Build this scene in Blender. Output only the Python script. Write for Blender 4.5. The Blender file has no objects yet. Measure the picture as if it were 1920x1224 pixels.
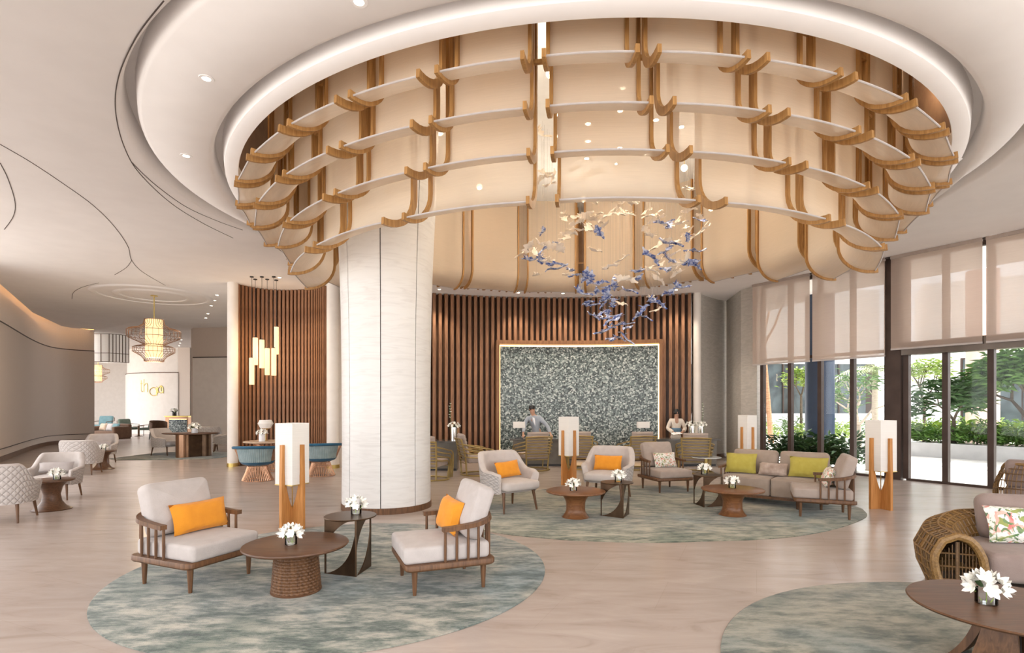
import bpy, bmesh, math, random
from mathutils import Vector, Matrix, Euler
random.seed(7)
PI = math.pi
scene = bpy.context.scene
C = scene.collection

# ---------------------------------------------------------------- camera
F, H, HZ = 1030.0, 1.75, 760.0          # focal length in pixels, eye height, horizon row (1920x1224 frame)
cam_d = bpy.data.cameras.new('camera')
cam = bpy.data.objects.new('camera', cam_d); C.objects.link(cam)
cam.location = (0, 0, H); cam.rotation_euler = (PI/2, 0, 0)
cam_d.sensor_width = 36; cam_d.lens = F/1920*36; cam_d.shift_y = (HZ-612)/1920
cam_d.clip_start = .05; cam_d.clip_end = 400
scene.camera = cam

# ---------------------------------------------------------------- sky, sun, exposure
world = bpy.data.worlds.new('sky'); scene.world = world
try: world.use_nodes = True
except Exception: pass
wn = world.node_tree.nodes; wl = world.node_tree.links
bg = wn.get('Background') or wn.new('ShaderNodeBackground')
wo = wn.get('World Output') or wn.new('ShaderNodeOutputWorld')
wl.new(bg.outputs[0], wo.inputs[0])
bg.inputs[0].default_value = (.97, .98, 1.0, 1)
bg.inputs[1].default_value = 3.0
sd = bpy.data.lights.new('sun', 'SUN'); sd.energy = 9.0; sd.angle = math.radians(.8); sd.color = (1, .95, .86)
sun = bpy.data.objects.new('sun', sd); C.objects.link(sun)
sun.rotation_euler = Vector((-.30, -.42, -.86)).to_track_quat('-Z', 'Y').to_euler()
vs = scene.view_settings
vs.view_transform = 'Standard'; vs.look = 'None'; vs.gamma = 1; vs.use_curve_mapping = False
vs.exposure = .42
try:
    scene.cycles.use_denoising = True
    scene.cycles.max_bounces = 7; scene.cycles.diffuse_bounces = 4; scene.cycles.transparent_max_bounces = 12
    scene.cycles.use_adaptive_sampling = True; scene.cycles.adaptive_threshold = .02
    scene.cycles.sample_clamp_indirect = 6
except Exception: pass

CZ = 5.27                                # ceiling height
def G(u, v, z=0.0):                      # where the ray of a pixel meets the level z
    Y = (H-z)*F/(v-HZ); return ((u-960)/F*Y, Y)
def U(u, Y): return (u-960)/F*Y
def lerp(a, b, t): return a+(b-a)*t
def smooth(t):
    t = max(0, min(1, t)); return t*t*(3-2*t)

# ---------------------------------------------------------------- materials
M = {}
def nodes_of(name):
    m = bpy.data.materials.new(name); m.use_nodes = True
    nt = m.node_tree; M[name] = m
    return m, nt, nt.nodes, nt.links, nt.nodes['Principled BSDF']
def setp(b, **k):
    for n, v in k.items():
        n = n.replace('_', ' ')
        if n in b.inputs: b.inputs[n].default_value = v
def c4(c): return (c[0], c[1], c[2], 1)
def ramp(nd, stops):
    r = nd.new('ShaderNodeValToRGB'); e = r.color_ramp.elements
    e[0].position = stops[0][0]; e[0].color = c4(stops[0][1])
    e[1].position = stops[-1][0]; e[1].color = c4(stops[-1][1])
    for p, c in stops[1:-1]:
        n = e.new(p); n.color = c4(c)
    return r
def noise_mat(name, c1, c2, scale=(1, 1, 1), nscale=5, rough=.6, bump=.1, detail=4, metal=0, dist=0, coord='Object', lo=.35, hi=.65, bscale=None, **kw):
    m, nt, nd, lk, b = nodes_of(name)
    tc = nd.new('ShaderNodeTexCoord'); mp = nd.new('ShaderNodeMapping'); mp.inputs['Scale'].default_value = scale
    lk.new(tc.outputs[coord], mp.inputs[0])
    n = nd.new('ShaderNodeTexNoise'); n.inputs['Scale'].default_value = nscale; n.inputs['Detail'].default_value = detail; n.inputs['Distortion'].default_value = dist
    lk.new(mp.outputs[0], n.inputs['Vector'])
    r = ramp(nd, [(lo, c1), (hi, c2)]); lk.new(n.outputs['Fac'], r.inputs[0]); lk.new(r.outputs[0], b.inputs['Base Color'])
    setp(b, Roughness=rough, Metallic=metal, **kw)
    if bump:
        bp = nd.new('ShaderNodeBump'); bp.inputs['Strength'].default_value = bump; bp.inputs['Distance'].default_value = .01
        src = n
        if bscale:
            src = nd.new('ShaderNodeTexNoise'); src.inputs['Scale'].default_value = bscale; lk.new(tc.outputs[coord], src.inputs['Vector'])
        lk.new(src.outputs['Fac'], bp.inputs['Height']); lk.new(bp.outputs[0], b.inputs['Normal'])
    return m
def wood(name, c1, c2, rough=.4, along='z', s=1.0):
    sc = {'x': (1*s, 14*s, 14*s), 'y': (14*s, 1*s, 14*s), 'z': (14*s, 14*s, 1*s)}[along]
    return noise_mat(name, c1, c2, sc, 3.0, rough, .08, 5, dist=.6, Specular_IOR_Level=.3)
def fabric(name, c1, c2, rough=.9, w=160):
    return noise_mat(name, c1, c2, (1, 1, 1), 9, rough, .25, 3, bscale=w, lo=.3, hi=.7, Sheen_Weight=.15)

noise_mat('plaster', (.80, .765, .745), (.83, .795, .775), nscale=2, rough=.85, bump=.02)
noise_mat('wall_taupe', (.60, .51, .44), (.63, .54, .47), nscale=40, rough=.85, bump=.05)
noise_mat('wall_panel', (.52, .44, .38), (.55, .47, .41), nscale=60, rough=.85, bump=.05)
noise_mat('wall_cream', (.72, .66, .60), (.76, .70, .64), nscale=4, rough=.8, bump=.03)
noise_mat('wall_stone', (.42, .385, .34), (.50, .46, .41), (2, 2, 9), 2.2, .7, .05, 6, dist=.8)
noise_mat('travertine', (.61, .58, .55), (.70, .675, .645), (1.2, 1.2, 9), 1.6, .5, .03, 8, dist=1.2, lo=.25, hi=.55)
noise_mat('dark_joint', (.05, .035, .03), (.07, .05, .04), rough=.7, bump=0)
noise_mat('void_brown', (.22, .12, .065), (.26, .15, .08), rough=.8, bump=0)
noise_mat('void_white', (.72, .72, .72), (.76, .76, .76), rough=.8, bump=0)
wood('wood_dark', (.085, .040, .022), (.17, .088, .047), .38)
wood('wood_chair', (.092, .043, .020), (.165, .080, .037), .42)
wood('wood_top', (.082, .038, .019), (.13, .062, .031), .36, 'x')
wood('wood_red', (.14, .055, .020), (.21, .088, .034), .30, 'x')
wood('wood_oak', (.42, .175, .046), (.56, .255, .08), .4)
wood('wood_rib', (.29, .145, .046), (.42, .225, .078), .45)
wood('wood_slat', (.185, .086, .043), (.30, .150, .080), .5)
wood('wood_frame', (.19, .085, .037), (.27, .13, .06), .42)
wood('wood_pale', (.45, .33, .24), (.55, .41, .30), .5, 'x')
fabric('linen_beige', (.34, .27, .228), (.385, .31, .265))
fabric('linen_light', (.43, .38, .355), (.48, .43, .405))
fabric('sofa_taupe', (.29, .222, .175), (.335, .26, .208))
fabric('orange_cloth', (.62, .225, .010), (.70, .27, .015))
fabric('lime_cloth', (.37, .305, .045), (.43, .36, .07))
fabric('velvet_brown', (.27, .19, .15), (.46, .36, .30), .6)
fabric('shell_fabric', (.46, .40, .365), (.51, .45, .415))
fabric('pillow_grey', (.38, .33, .31), (.43, .38, .36))
fabric('teal_flute', (.20, .265, .27), (.26, .325, .33))
fabric('teal_blue', (.010, .07, .13), (.016, .10, .18))
fabric('rattan_cushion', (.235, .17, .148), (.275, .205, .178))
fabric('suit_grey', (.30, .33, .38), (.35, .38, .43))
fabric('cloth_white', (.78, .78, .80), (.84, .84, .86))
fabric('kebaya_cream', (.66, .57, .48), (.74, .65, .56))
fabric('sash_blue', (.10, .20, .30), (.16, .27, .38))
fabric('trouser_dark', (.05, .05, .06), (.07, .07, .08))
fabric('far_green', (.10, .13, .10), (.14, .17, .13))
fabric('far_leather', (.11, .055, .03), (.15, .08, .045))
fabric('far_teal', (.12, .22, .24), (.16, .27, .29))
noise_mat('skin_tone', (.42, .22, .14), (.48, .27, .18), nscale=20, rough=.55, bump=0)
noise_mat('hair_black', (.012, .010, .010), (.02, .017, .015), nscale=60, rough=.5, bump=.1)
noise_mat('bronze', (.085, .050, .028), (.12, .072, .042), nscale=6, rough=.35, metal=.8, bump=.02)
noise_mat('bronze_bright', (.30, .17, .10), (.38, .22, .135), nscale=3, rough=.3, metal=.9, bump=0)
noise_mat('brass', (.55, .40, .12), (.62, .46, .16), nscale=6, rough=.32, metal=.85, bump=0)
noise_mat('gold_tube', (.27, .185, .06), (.36, .255, .09), nscale=9, rough=.38, metal=.35, bump=.02)
noise_mat('copper_wire', (.50, .27, .16), (.60, .34, .21), nscale=9, rough=.3, metal=.8, bump=0)
noise_mat('chrome', (.80, .78, .75), (.86, .84, .81), nscale=3, rough=.08, metal=1, bump=0)
noise_mat('window_metal', (.050, .031, .024), (.066, .042, .034), nscale=3, rough=.5, bump=0, Specular_IOR_Level=.25)
noise_mat('door_header', (.085, .065, .05), (.11, .085, .068), nscale=3, rough=.22, metal=.6, bump=0)
noise_mat('black_metal', (.012, .011, .011), (.02, .018, .018), nscale=3, rough=.4, bump=0)
noise_mat('desk_stone', (.075, .070, .064), (.16, .15, .14), (1, 3, 3), 3, .12, .02, 6)
noise_mat('desk_front', (.115, .100, .080), (.145, .128, .105), nscale=5, rough=.35, metal=.3, bump=.02)
noise_mat('rattan', (.15, .075, .020), (.26, .145, .045), (8, 8, 8), 8, .5, .3, 4)
noise_mat('rattan_dark', (.10, .052, .020), (.16, .085, .032), (8, 8, 8), 8, .5, .3, 4)
noise_mat('petal_white', (.82, .79, .71), (.90, .88, .82), nscale=12, rough=.6, bump=.05)
noise_mat('leaf_dark', (.018, .055, .016), (.05, .12, .03), nscale=3, rough=.45, bump=0)
noise_mat('leaf_mid', (.05, .13, .025), (.13, .26, .05), nscale=3, rough=.45, bump=0)
noise_mat('leaf_bright', (.20, .33, .05), (.42, .52, .12), nscale=3, rough=.5, bump=0)
noise_mat('leaf_palm', (.14, .20, .06), (.30, .34, .12), nscale=3, rough=.5, bump=0)
noise_mat('bark_pale', (.42, .34, .27), (.62, .53, .44), (1, 1, 6), 6, .8, .3)
noise_mat('bark_orange', (.42, .22, .12), (.62, .37, .22), (1, 1, 6), 6, .8, .3)
noise_mat('bark_dark', (.09, .07, .055), (.16, .12, .09), (1, 1, 6), 6, .8, .3)
noise_mat('paving_out', (.70, .67, .64), (.78, .75, .72), nscale=2, rough=.6, bump=.02)
noise_mat('planter_grey', (.50, .50, .51), (.57, .57, .58), nscale=3, rough=.7, bump=.03)
noise_mat('render_white', (.82, .81, .79), (.88, .87, .85), nscale=2, rough=.8, bump=0)
noise_mat('blue_paint', (.010, .026, .065), (.013, .033, .078), nscale=2, rough=.45, bump=0)
noise_mat('pink_paint', (.62, .42, .36), (.68, .47, .41), nscale=2, rough=.6, bump=0)
noise_mat('glass_dark', (.015, .025, .028), (.075, .10, .105), (1, 1, 1), .9, .12, 0, 6, dist=1.2)
noise_mat('screen_pale', (.62, .66, .68), (.68, .72, .74), nscale=3, rough=.1, bump=0)
noise_mat('soil', (.05, .035, .025), (.08, .055, .04), nscale=9, rough=.95, bump=.2)
noise_mat('bird_cream', (.92, .80, .66), (.97, .87, .75), nscale=8, rough=.35, bump=.05)
noise_mat('bird_blue', (.05, .10, .36), (.62, .68, .86), (5, 5, 5), 4, .15, .05, lo=.40, hi=.62)
noise_mat('wire', (.35, .33, .30), (.4, .38, .35), nscale=3, rough=.4, metal=.6, bump=0)

def glass_mat(name, tint, alpha, rough=.02):
    m, nt, nd, lk, b = nodes_of(name)
    tr = nd.new('ShaderNodeBsdfTransparent'); tr.inputs[0].default_value = c4(tint)
    gl = nd.new('ShaderNodeBsdfGlossy'); gl.inputs['Roughness'].default_value = rough
    mx = nd.new('ShaderNodeMixShader'); mx.inputs[0].default_value = alpha
    fr = nd.new('ShaderNodeFresnel'); fr.inputs[0].default_value = 1.45
    ad = nd.new('ShaderNodeMath'); ad.operation = 'MULTIPLY'; ad.inputs[1].default_value = alpha
    lk.new(fr.outputs[0], ad.inputs[0]); lk.new(ad.outputs[0], mx.inputs[0])
    lk.new(tr.outputs[0], mx.inputs[1]); lk.new(gl.outputs[0], mx.inputs[2])
    lk.new(mx.outputs[0], nd['Material Output'].inputs[0]); return m
glass_mat('window_glass', (.96, .97, .97), .35)
glass_mat('vase_glass', (.98, .99, .99), 1.0)
def sheer(name, col, clear, transl, weave=220, emit=0):
    m, nt, nd, lk, b = nodes_of(name)
    tc = nd.new('ShaderNodeTexCoord'); n = nd.new('ShaderNodeTexNoise'); n.inputs['Scale'].default_value = 1.0; n.inputs['Detail'].default_value = 3
    mp = nd.new('ShaderNodeMapping'); mp.inputs['Scale'].default_value = (3, 3, weave); lk.new(tc.outputs['Object'], mp.inputs[0]); lk.new(mp.outputs[0], n.inputs['Vector'])
    d2 = tuple(x*.93 for x in col)
    r = ramp(nd, [(.3, d2), (.7, col)]); lk.new(n.outputs['Fac'], r.inputs[0])
    df = nd.new('ShaderNodeBsdfDiffuse'); tl = nd.new('ShaderNodeBsdfTranslucent')
    lk.new(r.outputs[0], df.inputs[0]); lk.new(r.outputs[0], tl.inputs[0])
    a = nd.new('ShaderNodeMixShader'); a.inputs[0].default_value = transl
    lk.new(df.outputs[0], a.inputs[1]); lk.new(tl.outputs[0], a.inputs[2])
    tr = nd.new('ShaderNodeBsdfTransparent'); x = nd.new('ShaderNodeMixShader'); x.inputs[0].default_value = clear
    lk.new(a.outputs[0], x.inputs[1]); lk.new(tr.outputs[0], x.inputs[2]); last = x
    if emit:
        em = nd.new('ShaderNodeEmission'); em.inputs[0].default_value = c4(col); em.inputs[1].default_value = emit
        s = nd.new('ShaderNodeAddShader'); lk.new(x.outputs[0], s.inputs[0]); lk.new(em.outputs[0], s.inputs[1]); last = s
    lk.new(last.outputs[0], nd['Material Output'].inputs[0]); return m
sheer('sheer_cream', (.84, .725, .59), .20, .45)
sheer('blind_cloth', (.66, .535, .455), .34, .45)
sheer('lamp_shade', (.90, .87, .83), .0, .35, emit=.04)
sheer('lantern_paper', (.95, .78, .50), .0, .5, emit=.45)
sheer('tube_paper', (1.0, .80, .54), .0, .5, emit=.42)
def emit_mat(name, col, s):
    m, nt, nd, lk, b = nodes_of(name)
    setp(b, Base_Color=c4(col), Emission_Color=c4(col), Emission_Strength=s); return m
emit_mat('downlight', (1, .88, .70), 14)
emit_mat('star_light', (1, .86, .62), 60)
emit_mat('led_warm', (1, .62, .26), 3.2)
emit_mat('bulb_glow', (1, .84, .62), 1.5)
emit_mat('led_amber', (1, .52, .14), 7)
emit_mat('screen_white', (.92, .94, 1), 1.0)

def floor_mat():
    m, nt, nd, lk, b = nodes_of('floor_stone')
    tc = nd.new('ShaderNodeTexCoord'); mp = nd.new('ShaderNodeMapping')
    mp.inputs['Rotation'].default_value = (0, 0, math.radians(24)); mp.inputs['Scale'].default_value = (.75, 3.0, 1)
    lk.new(tc.outputs['Object'], mp.inputs[0])
    n = nd.new('ShaderNodeTexNoise'); n.inputs['Scale'].default_value = 1.5; n.inputs['Detail'].default_value = 9; n.inputs['Distortion'].default_value = .9; n.inputs['Roughness'].default_value = .62
    lk.new(mp.outputs[0], n.inputs['Vector'])
    r = ramp(nd, [(.22, (.32, .255, .222)), (.42, (.43, .358, .318)), (.60, (.47, .398, .357)), (.80, (.53, .456, .412))])
    lk.new(n.outputs['Fac'], r.inputs[0])
    br = nd.new('ShaderNodeTexBrick'); br.inputs['Scale'].default_value = 1; br.offset = .5
    br.inputs['Color1'].default_value = (1, 1, 1, 1); br.inputs['Color2'].default_value = (.96, .955, .95, 1); br.inputs['Mortar'].default_value = (.92, .91, .90, 1)
    br.inputs['Mortar Size'].default_value = .004; br.inputs['Brick Width'].default_value = 1.6; br.inputs['Row Height'].default_value = .8
    mp2 = nd.new('ShaderNodeMapping'); mp2.inputs['Rotation'].default_value = (0, 0, math.radians(24)); lk.new(tc.outputs['Object'], mp2.inputs[0]); lk.new(mp2.outputs[0], br.inputs['Vector'])
    mx = nd.new('ShaderNodeMix'); mx.data_type = 'RGBA'; mx.blend_type = 'MULTIPLY'; mx.inputs[0].default_value = 1
    lk.new(r.outputs[0], mx.inputs[6]); lk.new(br.outputs['Color'], mx.inputs[7]); lk.new(mx.outputs[2], b.inputs['Base Color'])
    setp(b, Roughness=.24)
    bp = nd.new('ShaderNodeBump'); bp.inputs['Strength'].default_value = .03; lk.new(n.outputs['Fac'], bp.inputs['Height']); lk.new(bp.outputs[0], b.inputs['Normal'])
floor_mat()
def rug_mat(name, rot, cols, off):
    m, nt, nd, lk, b = nodes_of(name)
    tc = nd.new('ShaderNodeTexCoord'); mp = nd.new('ShaderNodeMapping')
    mp.inputs['Rotation'].default_value = (0, 0, rot); mp.inputs['Scale'].default_value = (.6, 1.5, 1); mp.inputs['Location'].default_value = off
    lk.new(tc.outputs['Object'], mp.inputs[0])
    n = nd.new('ShaderNodeTexNoise'); n.inputs['Scale'].default_value = 2.6; n.inputs['Detail'].default_value = 12; n.inputs['Roughness'].default_value = .74; n.inputs['Distortion'].default_value = .35
    lk.new(mp.outputs[0], n.inputs['Vector'])
    r = ramp(nd, [(.5+(p-.5)*.78, c) for p, c in cols])
    n2 = nd.new('ShaderNodeTexNoise'); n2.inputs['Scale'].default_value = .75; n2.inputs['Detail'].default_value = 5; lk.new(tc.outputs['Object'], n2.inputs['Vector'])
    n4 = nd.new('ShaderNodeTexNoise'); n4.inputs['Scale'].default_value = 7; n4.inputs['Detail'].default_value = 6; n4.inputs['Roughness'].default_value = .7; lk.new(mp.outputs[0], n4.inputs['Vector'])
    av = nd.new('ShaderNodeMix'); av.data_type = 'FLOAT'; av.inputs[0].default_value = .42; lk.new(n.outputs['Fac'], av.inputs[2]); lk.new(n4.outputs['Fac'], av.inputs[3]); lk.new(av.outputs[0], r.inputs[0])
    r2 = ramp(nd, [(.34, (.50, .58, .52)), (.46, (1, .985, .95)), (.53, (1, .975, .94)), (.66, (.58, .74, .86))]); lk.new(n2.outputs['Fac'], r2.inputs[0])
    mx = nd.new('ShaderNodeMix'); mx.data_type = 'RGBA'; mx.blend_type = 'MULTIPLY'; mx.inputs[0].default_value = .85
    lk.new(r.outputs[0], mx.inputs[6]); lk.new(r2.outputs[0], mx.inputs[7]); lk.new(mx.outputs[2], b.inputs['Base Color'])
    setp(b, Roughness=.95, Sheen_Weight=.2)
    n3 = nd.new('ShaderNodeTexNoise'); n3.inputs['Scale'].default_value = 140; lk.new(tc.outputs['Object'], n3.inputs['Vector'])
    bp = nd.new('ShaderNodeBump'); bp.inputs['Strength'].default_value = .5; bp.inputs['Distance'].default_value = .01
    lk.new(n3.outputs['Fac'], bp.inputs['Height']); lk.new(bp.outputs[0], b.inputs['Normal'])
RC = [(.34, (.03, .045, .04)), (.43, (.09, .11, .095)), (.50, (.20, .215, .185)), (.56, (.325, .31, .265)), (.66, (.44, .405, .345))]
RC2 = [(.34, (.05, .06, .045)), (.43, (.125, .135, .10)), (.50, (.23, .23, .175)), (.57, (.33, .305, .235)), (.68, (.42, .375, .295))]
rug_mat('rug_one', .3, RC, (3, 1, 0)); rug_mat('rug_two', .1, RC2, (7, 5, 0)); rug_mat('rug_three', .25, [(p, tuple(x*.9 for x in c)) for p, c in RC2], (1, 9, 0))
rug_mat('rug_far', 0, [(p, tuple(x*.8+.04 for x in c)) for p, c in RC], (4, 2, 0))

def floral_mat(name, scale):
    m, nt, nd, lk, b = nodes_of(name)
    tc = nd.new('ShaderNodeTexCoord')
    base = None
    specs = [(scale*1.0, 0, .30, (.10, .20, .07), (.30, .33, .10)), (scale*.8, 3.3, .26, (.72, .12, .12), (.80, .42, .34)), (scale*1.4, 7.7, .22, (.05, .12, .06), (.18, .26, .12))]
    prev = None
    for s, off, thr, ca, cb in specs:
        mp = nd.new('ShaderNodeMapping'); mp.inputs['Location'].default_value = (off, off*.7, 0); mp.inputs['Scale'].default_value = (1, 1.5, 1); mp.inputs['Rotation'].default_value = (0, 0, off)
        lk.new(tc.outputs['Object'], mp.inputs[0])
        nn = nd.new('ShaderNodeTexNoise'); nn.inputs['Scale'].default_value = s*1.3; nn.inputs['Detail'].default_value = 3; nn.inputs['Distortion'].default_value = 3.0; lk.new(mp.outputs[0], nn.inputs['Vector'])
        ms = ramp(nd, [(.56, (0, 0, 0)), (.60, (1, 1, 1))]); lk.new(nn.outputs['Fac'], ms.inputs[0])
        v = nd.new('ShaderNodeTexVoronoi'); v.inputs['Scale'].default_value = s*3; lk.new(mp.outputs[0], v.inputs['Vector'])
        cr = ramp(nd, [(.2, ca), (.6, cb)]); lk.new(v.outputs['Distance'], cr.inputs[0])
        mx = nd.new('ShaderNodeMix'); mx.data_type = 'RGBA'
        lk.new(ms.outputs[0], mx.inputs[0]); lk.new(cr.outputs[0], mx.inputs[7])
        if prev: lk.new(prev.outputs[2], mx.inputs[6])
        else: mx.inputs[6].default_value = (.78, .74, .68, 1)
        prev = mx
    lk.new(prev.outputs[2], b.inputs['Base Color']); setp(b, Roughness=.85)
floral_mat('floral_cloth', 8.0); floral_mat('tropical_cloth', 3.2)
def mosaic_mat(name, s):
    m, nt, nd, lk, b = nodes_of(name)
    tc = nd.new('ShaderNodeTexCoord')
    v = nd.new('ShaderNodeTexVoronoi'); v.inputs['Scale'].default_value = s; lk.new(tc.outputs['Object'], v.inputs['Vector'])
    bw = nd.new('ShaderNodeSeparateColor'); lk.new(v.outputs['Color'], bw.inputs[0])
    r = ramp(nd, [(.05, (.012, .017, .017)), (.32, (.055, .075, .072)), (.55, (.13, .165, .155)), (.78, (.26, .30, .285)), (.95, (.52, .55, .52))]); lk.new(bw.outputs[0], r.inputs[0])
    lk.new(r.outputs[0], b.inputs['Base Color']); setp(b, Roughness=.28)
    bp = nd.new('ShaderNodeBump'); bp.inputs['Strength'].default_value = .8; bp.inputs['Distance'].default_value = .03
    lk.new(bw.outputs[1], bp.inputs['Height']); lk.new(bp.outputs[0], b.inputs['Normal'])
mosaic_mat('mosaic', 25)
def quilt_mat():
    m, nt, nd, lk, b = nodes_of('quilt_fabric')
    tc = nd.new('ShaderNodeTexCoord'); sp = nd.new('ShaderNodeSeparateXYZ'); lk.new(tc.outputs['UV'], sp.inputs[0])
    outs = []
    for sg in ('ADD', 'SUBTRACT'):
        a = nd.new('ShaderNodeMath'); a.operation = sg; lk.new(sp.outputs[0], a.inputs[0]); lk.new(sp.outputs[1], a.inputs[1])
        k = nd.new('ShaderNodeMath'); k.operation = 'MULTIPLY'; k.inputs[1].default_value = PI/.10; lk.new(a.outputs[0], k.inputs[0])
        s = nd.new('ShaderNodeMath'); s.operation = 'SINE'; lk.new(k.outputs[0], s.inputs[0])
        ab = nd.new('ShaderNodeMath'); ab.operation = 'ABSOLUTE'; lk.new(s.outputs[0], ab.inputs[0]); outs.append(ab)
    mn = nd.new('ShaderNodeMath'); mn.operation = 'MINIMUM'; lk.new(outs[0].outputs[0], mn.inputs[0]); lk.new(outs[1].outputs[0], mn.inputs[1])
    pw = nd.new('ShaderNodeMath'); pw.operation = 'POWER'; pw.inputs[1].default_value = .5; lk.new(mn.outputs[0], pw.inputs[0])
    bp = nd.new('ShaderNodeBump'); bp.inputs['Strength'].default_value = .8; bp.inputs['Distance'].default_value = .018
    lk.new(pw.outputs[0], bp.inputs['Height']); lk.new(bp.outputs[0], b.inputs['Normal'])
    r = ramp(nd, [(0, (.34, .295, .27)), (.17, (.50, .45, .42))]); lk.new(mn.outputs[0], r.inputs[0]); lk.new(r.outputs[0], b.inputs['Base Color'])
    setp(b, Roughness=.85)
quilt_mat()

# ---------------------------------------------------------------- mesh helpers
class MB:
    def __init__(s): s.v = []; s.f = []; s.uv = {}
    def add(s, vs, fs, mtx=None):
        o = len(s.v)
        for p in vs:
            p = Vector(p)
            s.v.append(tuple(mtx @ p if mtx else p))
        s.f += [tuple(i+o for i in f) for f in fs]; return o
    def box(s, x0, x1, y0, y1, z0, z1, mtx=None):
        s.add([(x0, y0, z0), (x1, y0, z0), (x1, y1, z0), (x0, y1, z0), (x0, y0, z1), (x1, y0, z1), (x1, y1, z1), (x0, y1, z1)],
              [(3, 2, 1, 0), (4, 5, 6, 7), (0, 1, 5, 4), (1, 2, 6, 5), (2, 3, 7, 6), (3, 0, 4, 7)], mtx); return s
    def loft(s, rings, closed=True, cap=True, mtx=None):
        n = len(rings[0]); vs = [p for r in rings for p in r]; fs = []
        for i in range(len(rings)-1):
            for j in range(n if closed else n-1):
                k = (j+1) % n
                fs.append((i*n+j, i*n+k, (i+1)*n+k, (i+1)*n+j))
        if cap and closed:
            fs.append(tuple(range(n-1, -1, -1))); fs.append(tuple((len(rings)-1)*n+j for j in range(n)))
        s.add(vs, fs, mtx); return s
    def lathe(s, prof, n=32, mtx=None, cap=True, sy=1.0):
        s.loft([[(r*math.cos(2*PI*j/n), r*sy*math.sin(2*PI*j/n), z) for j in range(n)] for r, z in prof], True, cap, mtx); return s
    def tube(s, path, rad, n=8, closed=False, mtx=None, flat=None):
        path = [Vector(p) for p in path]; rings = []; m = len(path)
        up = Vector((0, 0, 1)); prev = None
        for i, p in enumerate(path):
            if closed: t = path[(i+1) % m]-path[i-1]
            else: t = path[min(i+1, m-1)]-path[max(i-1, 0)]
            if t.length < 1e-9: t = Vector((0, 0, 1))
            t.normalize()
            if prev is None:
                a = up if abs(t.z) < .9 else Vector((1, 0, 0))
                nrm = (a-t*a.dot(t)).normalized()
            else:
                nrm = prev-t*prev.dot(t)
                nrm = nrm.normalized() if nrm.length > 1e-6 else prev
            prev = nrm; bn = t.cross(nrm)
            r = rad[i] if isinstance(rad, (list, tuple)) else rad
            ra, rb = (r, r) if not flat else (flat[0], flat[1])
            if n == 4: rings.append([p+nrm*ra*a_+bn*rb*b_ for a_, b_ in ((1, 1), (-1, 1), (-1, -1), (1, -1))])
            else: rings.append([p+nrm*ra*math.cos(2*PI*j/n)+bn*rb*math.sin(2*PI*j/n) for j in range(n)])
        if closed: rings.append(rings[0])
        s.loft(rings, True, not closed, mtx); return s
    def prism(s, poly, t, plane='xz', mtx=None, off=0):
        def P(a, b, c): return (a, c, b) if plane == 'xz' else ((a, b, c) if plane == 'xy' else (c, a, b))
        n = len(poly); vs = [P(a, b, off-t/2) for a, b in poly]+[P(a, b, off+t/2) for a, b in poly]
        fs = [tuple(range(n-1, -1, -1)), tuple(range(n, 2*n))]+[(i, (i+1) % n, n+(i+1) % n, n+i) for i in range(n)]
        s.add(vs, fs, mtx); return s
    def grid(s, fn, nu, nv, mtx=None, uv=None):
        o = len(s.v)
        vs = [fn(i/nu, j/nv) for i in range(nu+1) for j in range(nv+1)]
        fs = [(i*(nv+1)+j, (i+1)*(nv+1)+j, (i+1)*(nv+1)+j+1, i*(nv+1)+j+1) for i in range(nu) for j in range(nv)]
        s.add(vs, fs, mtx)
        if uv:
            for i in range(nu+1):
                for j in range(nv+1): s.uv[o+i*(nv+1)+j] = uv(i/nu, j/nv)
        return s
    def mesh(s, name, smooth=True, angle=40):
        me = bpy.data.meshes.new(name); me.from_pydata(s.v, [], s.f)
        bm = bmesh.new(); bm.from_mesh(me)
        if not s.uv: bmesh.ops.remove_doubles(bm, verts=bm.verts, dist=1e-6)
        bmesh.ops.recalc_face_normals(bm, faces=bm.faces)
        if smooth:
            th = math.radians(angle)
            for f in bm.faces: f.smooth = True
            for e in bm.edges:
                if len(e.link_faces) == 2 and e.calc_face_angle(0) > th: e.smooth = False
        bm.to_mesh(me); bm.free()
        if s.uv:
            l = me.uv_layers.new(name='uv')
            for lp in me.loops: l.data[lp.index].uv = s.uv.get(lp.vertex_index, (0, 0))
        return me
    def build(s, name, mat, parent=None, smooth=True, angle=40):
        return put(name, s.mesh(name, smooth, angle), mat, parent)
def put(name, me, mat, parent=None, loc=None, rz=None):
    o = bpy.data.objects.new(name, me); C.objects.link(o)
    if mat and not me.materials: me.materials.append(M[mat])
    if parent: o.parent = parent
    if loc: o.location = loc
    if rz is not None: o.rotation_euler = (0, 0, rz)
    return o
def tag(o, label=None, cat=None, group=None, kind=None):
    if label: o['label'] = label
    if cat: o['category'] = cat
    if group: o['group'] = group
    if kind: o['kind'] = kind
    return o
def thing(name, label, cat, loc=(0, 0, 0), rz=0, group=None):
    o = bpy.data.objects.new(name, None); C.objects.link(o); o.empty_display_size = .1
    o.location = loc; o.rotation_euler = (0, 0, rz); return tag(o, label, cat, group)
def struct(o): o['kind'] = 'structure'; return o
def kids(o): return [c for c in C.objects if c.parent == o]
def dup(root, loc, rz, label, group=None):
    ch = {}
    for c in list(C.objects):
        if c.parent: ch.setdefault(c.parent.name, []).append(c)
    def cp(o, par):
        n = o.copy(); C.objects.link(n); n.parent = par
        for k in ch.get(o.name, []): cp(k, n)
        return n
    r = cp(root, None); r.location = loc; r.rotation_euler = (0, 0, rz)
    r['label'] = label
    if group: r['group'] = group
    return r
def face_rz(fx, fy): return math.atan2(fx, -fy)          # furniture is built facing -Y
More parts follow.
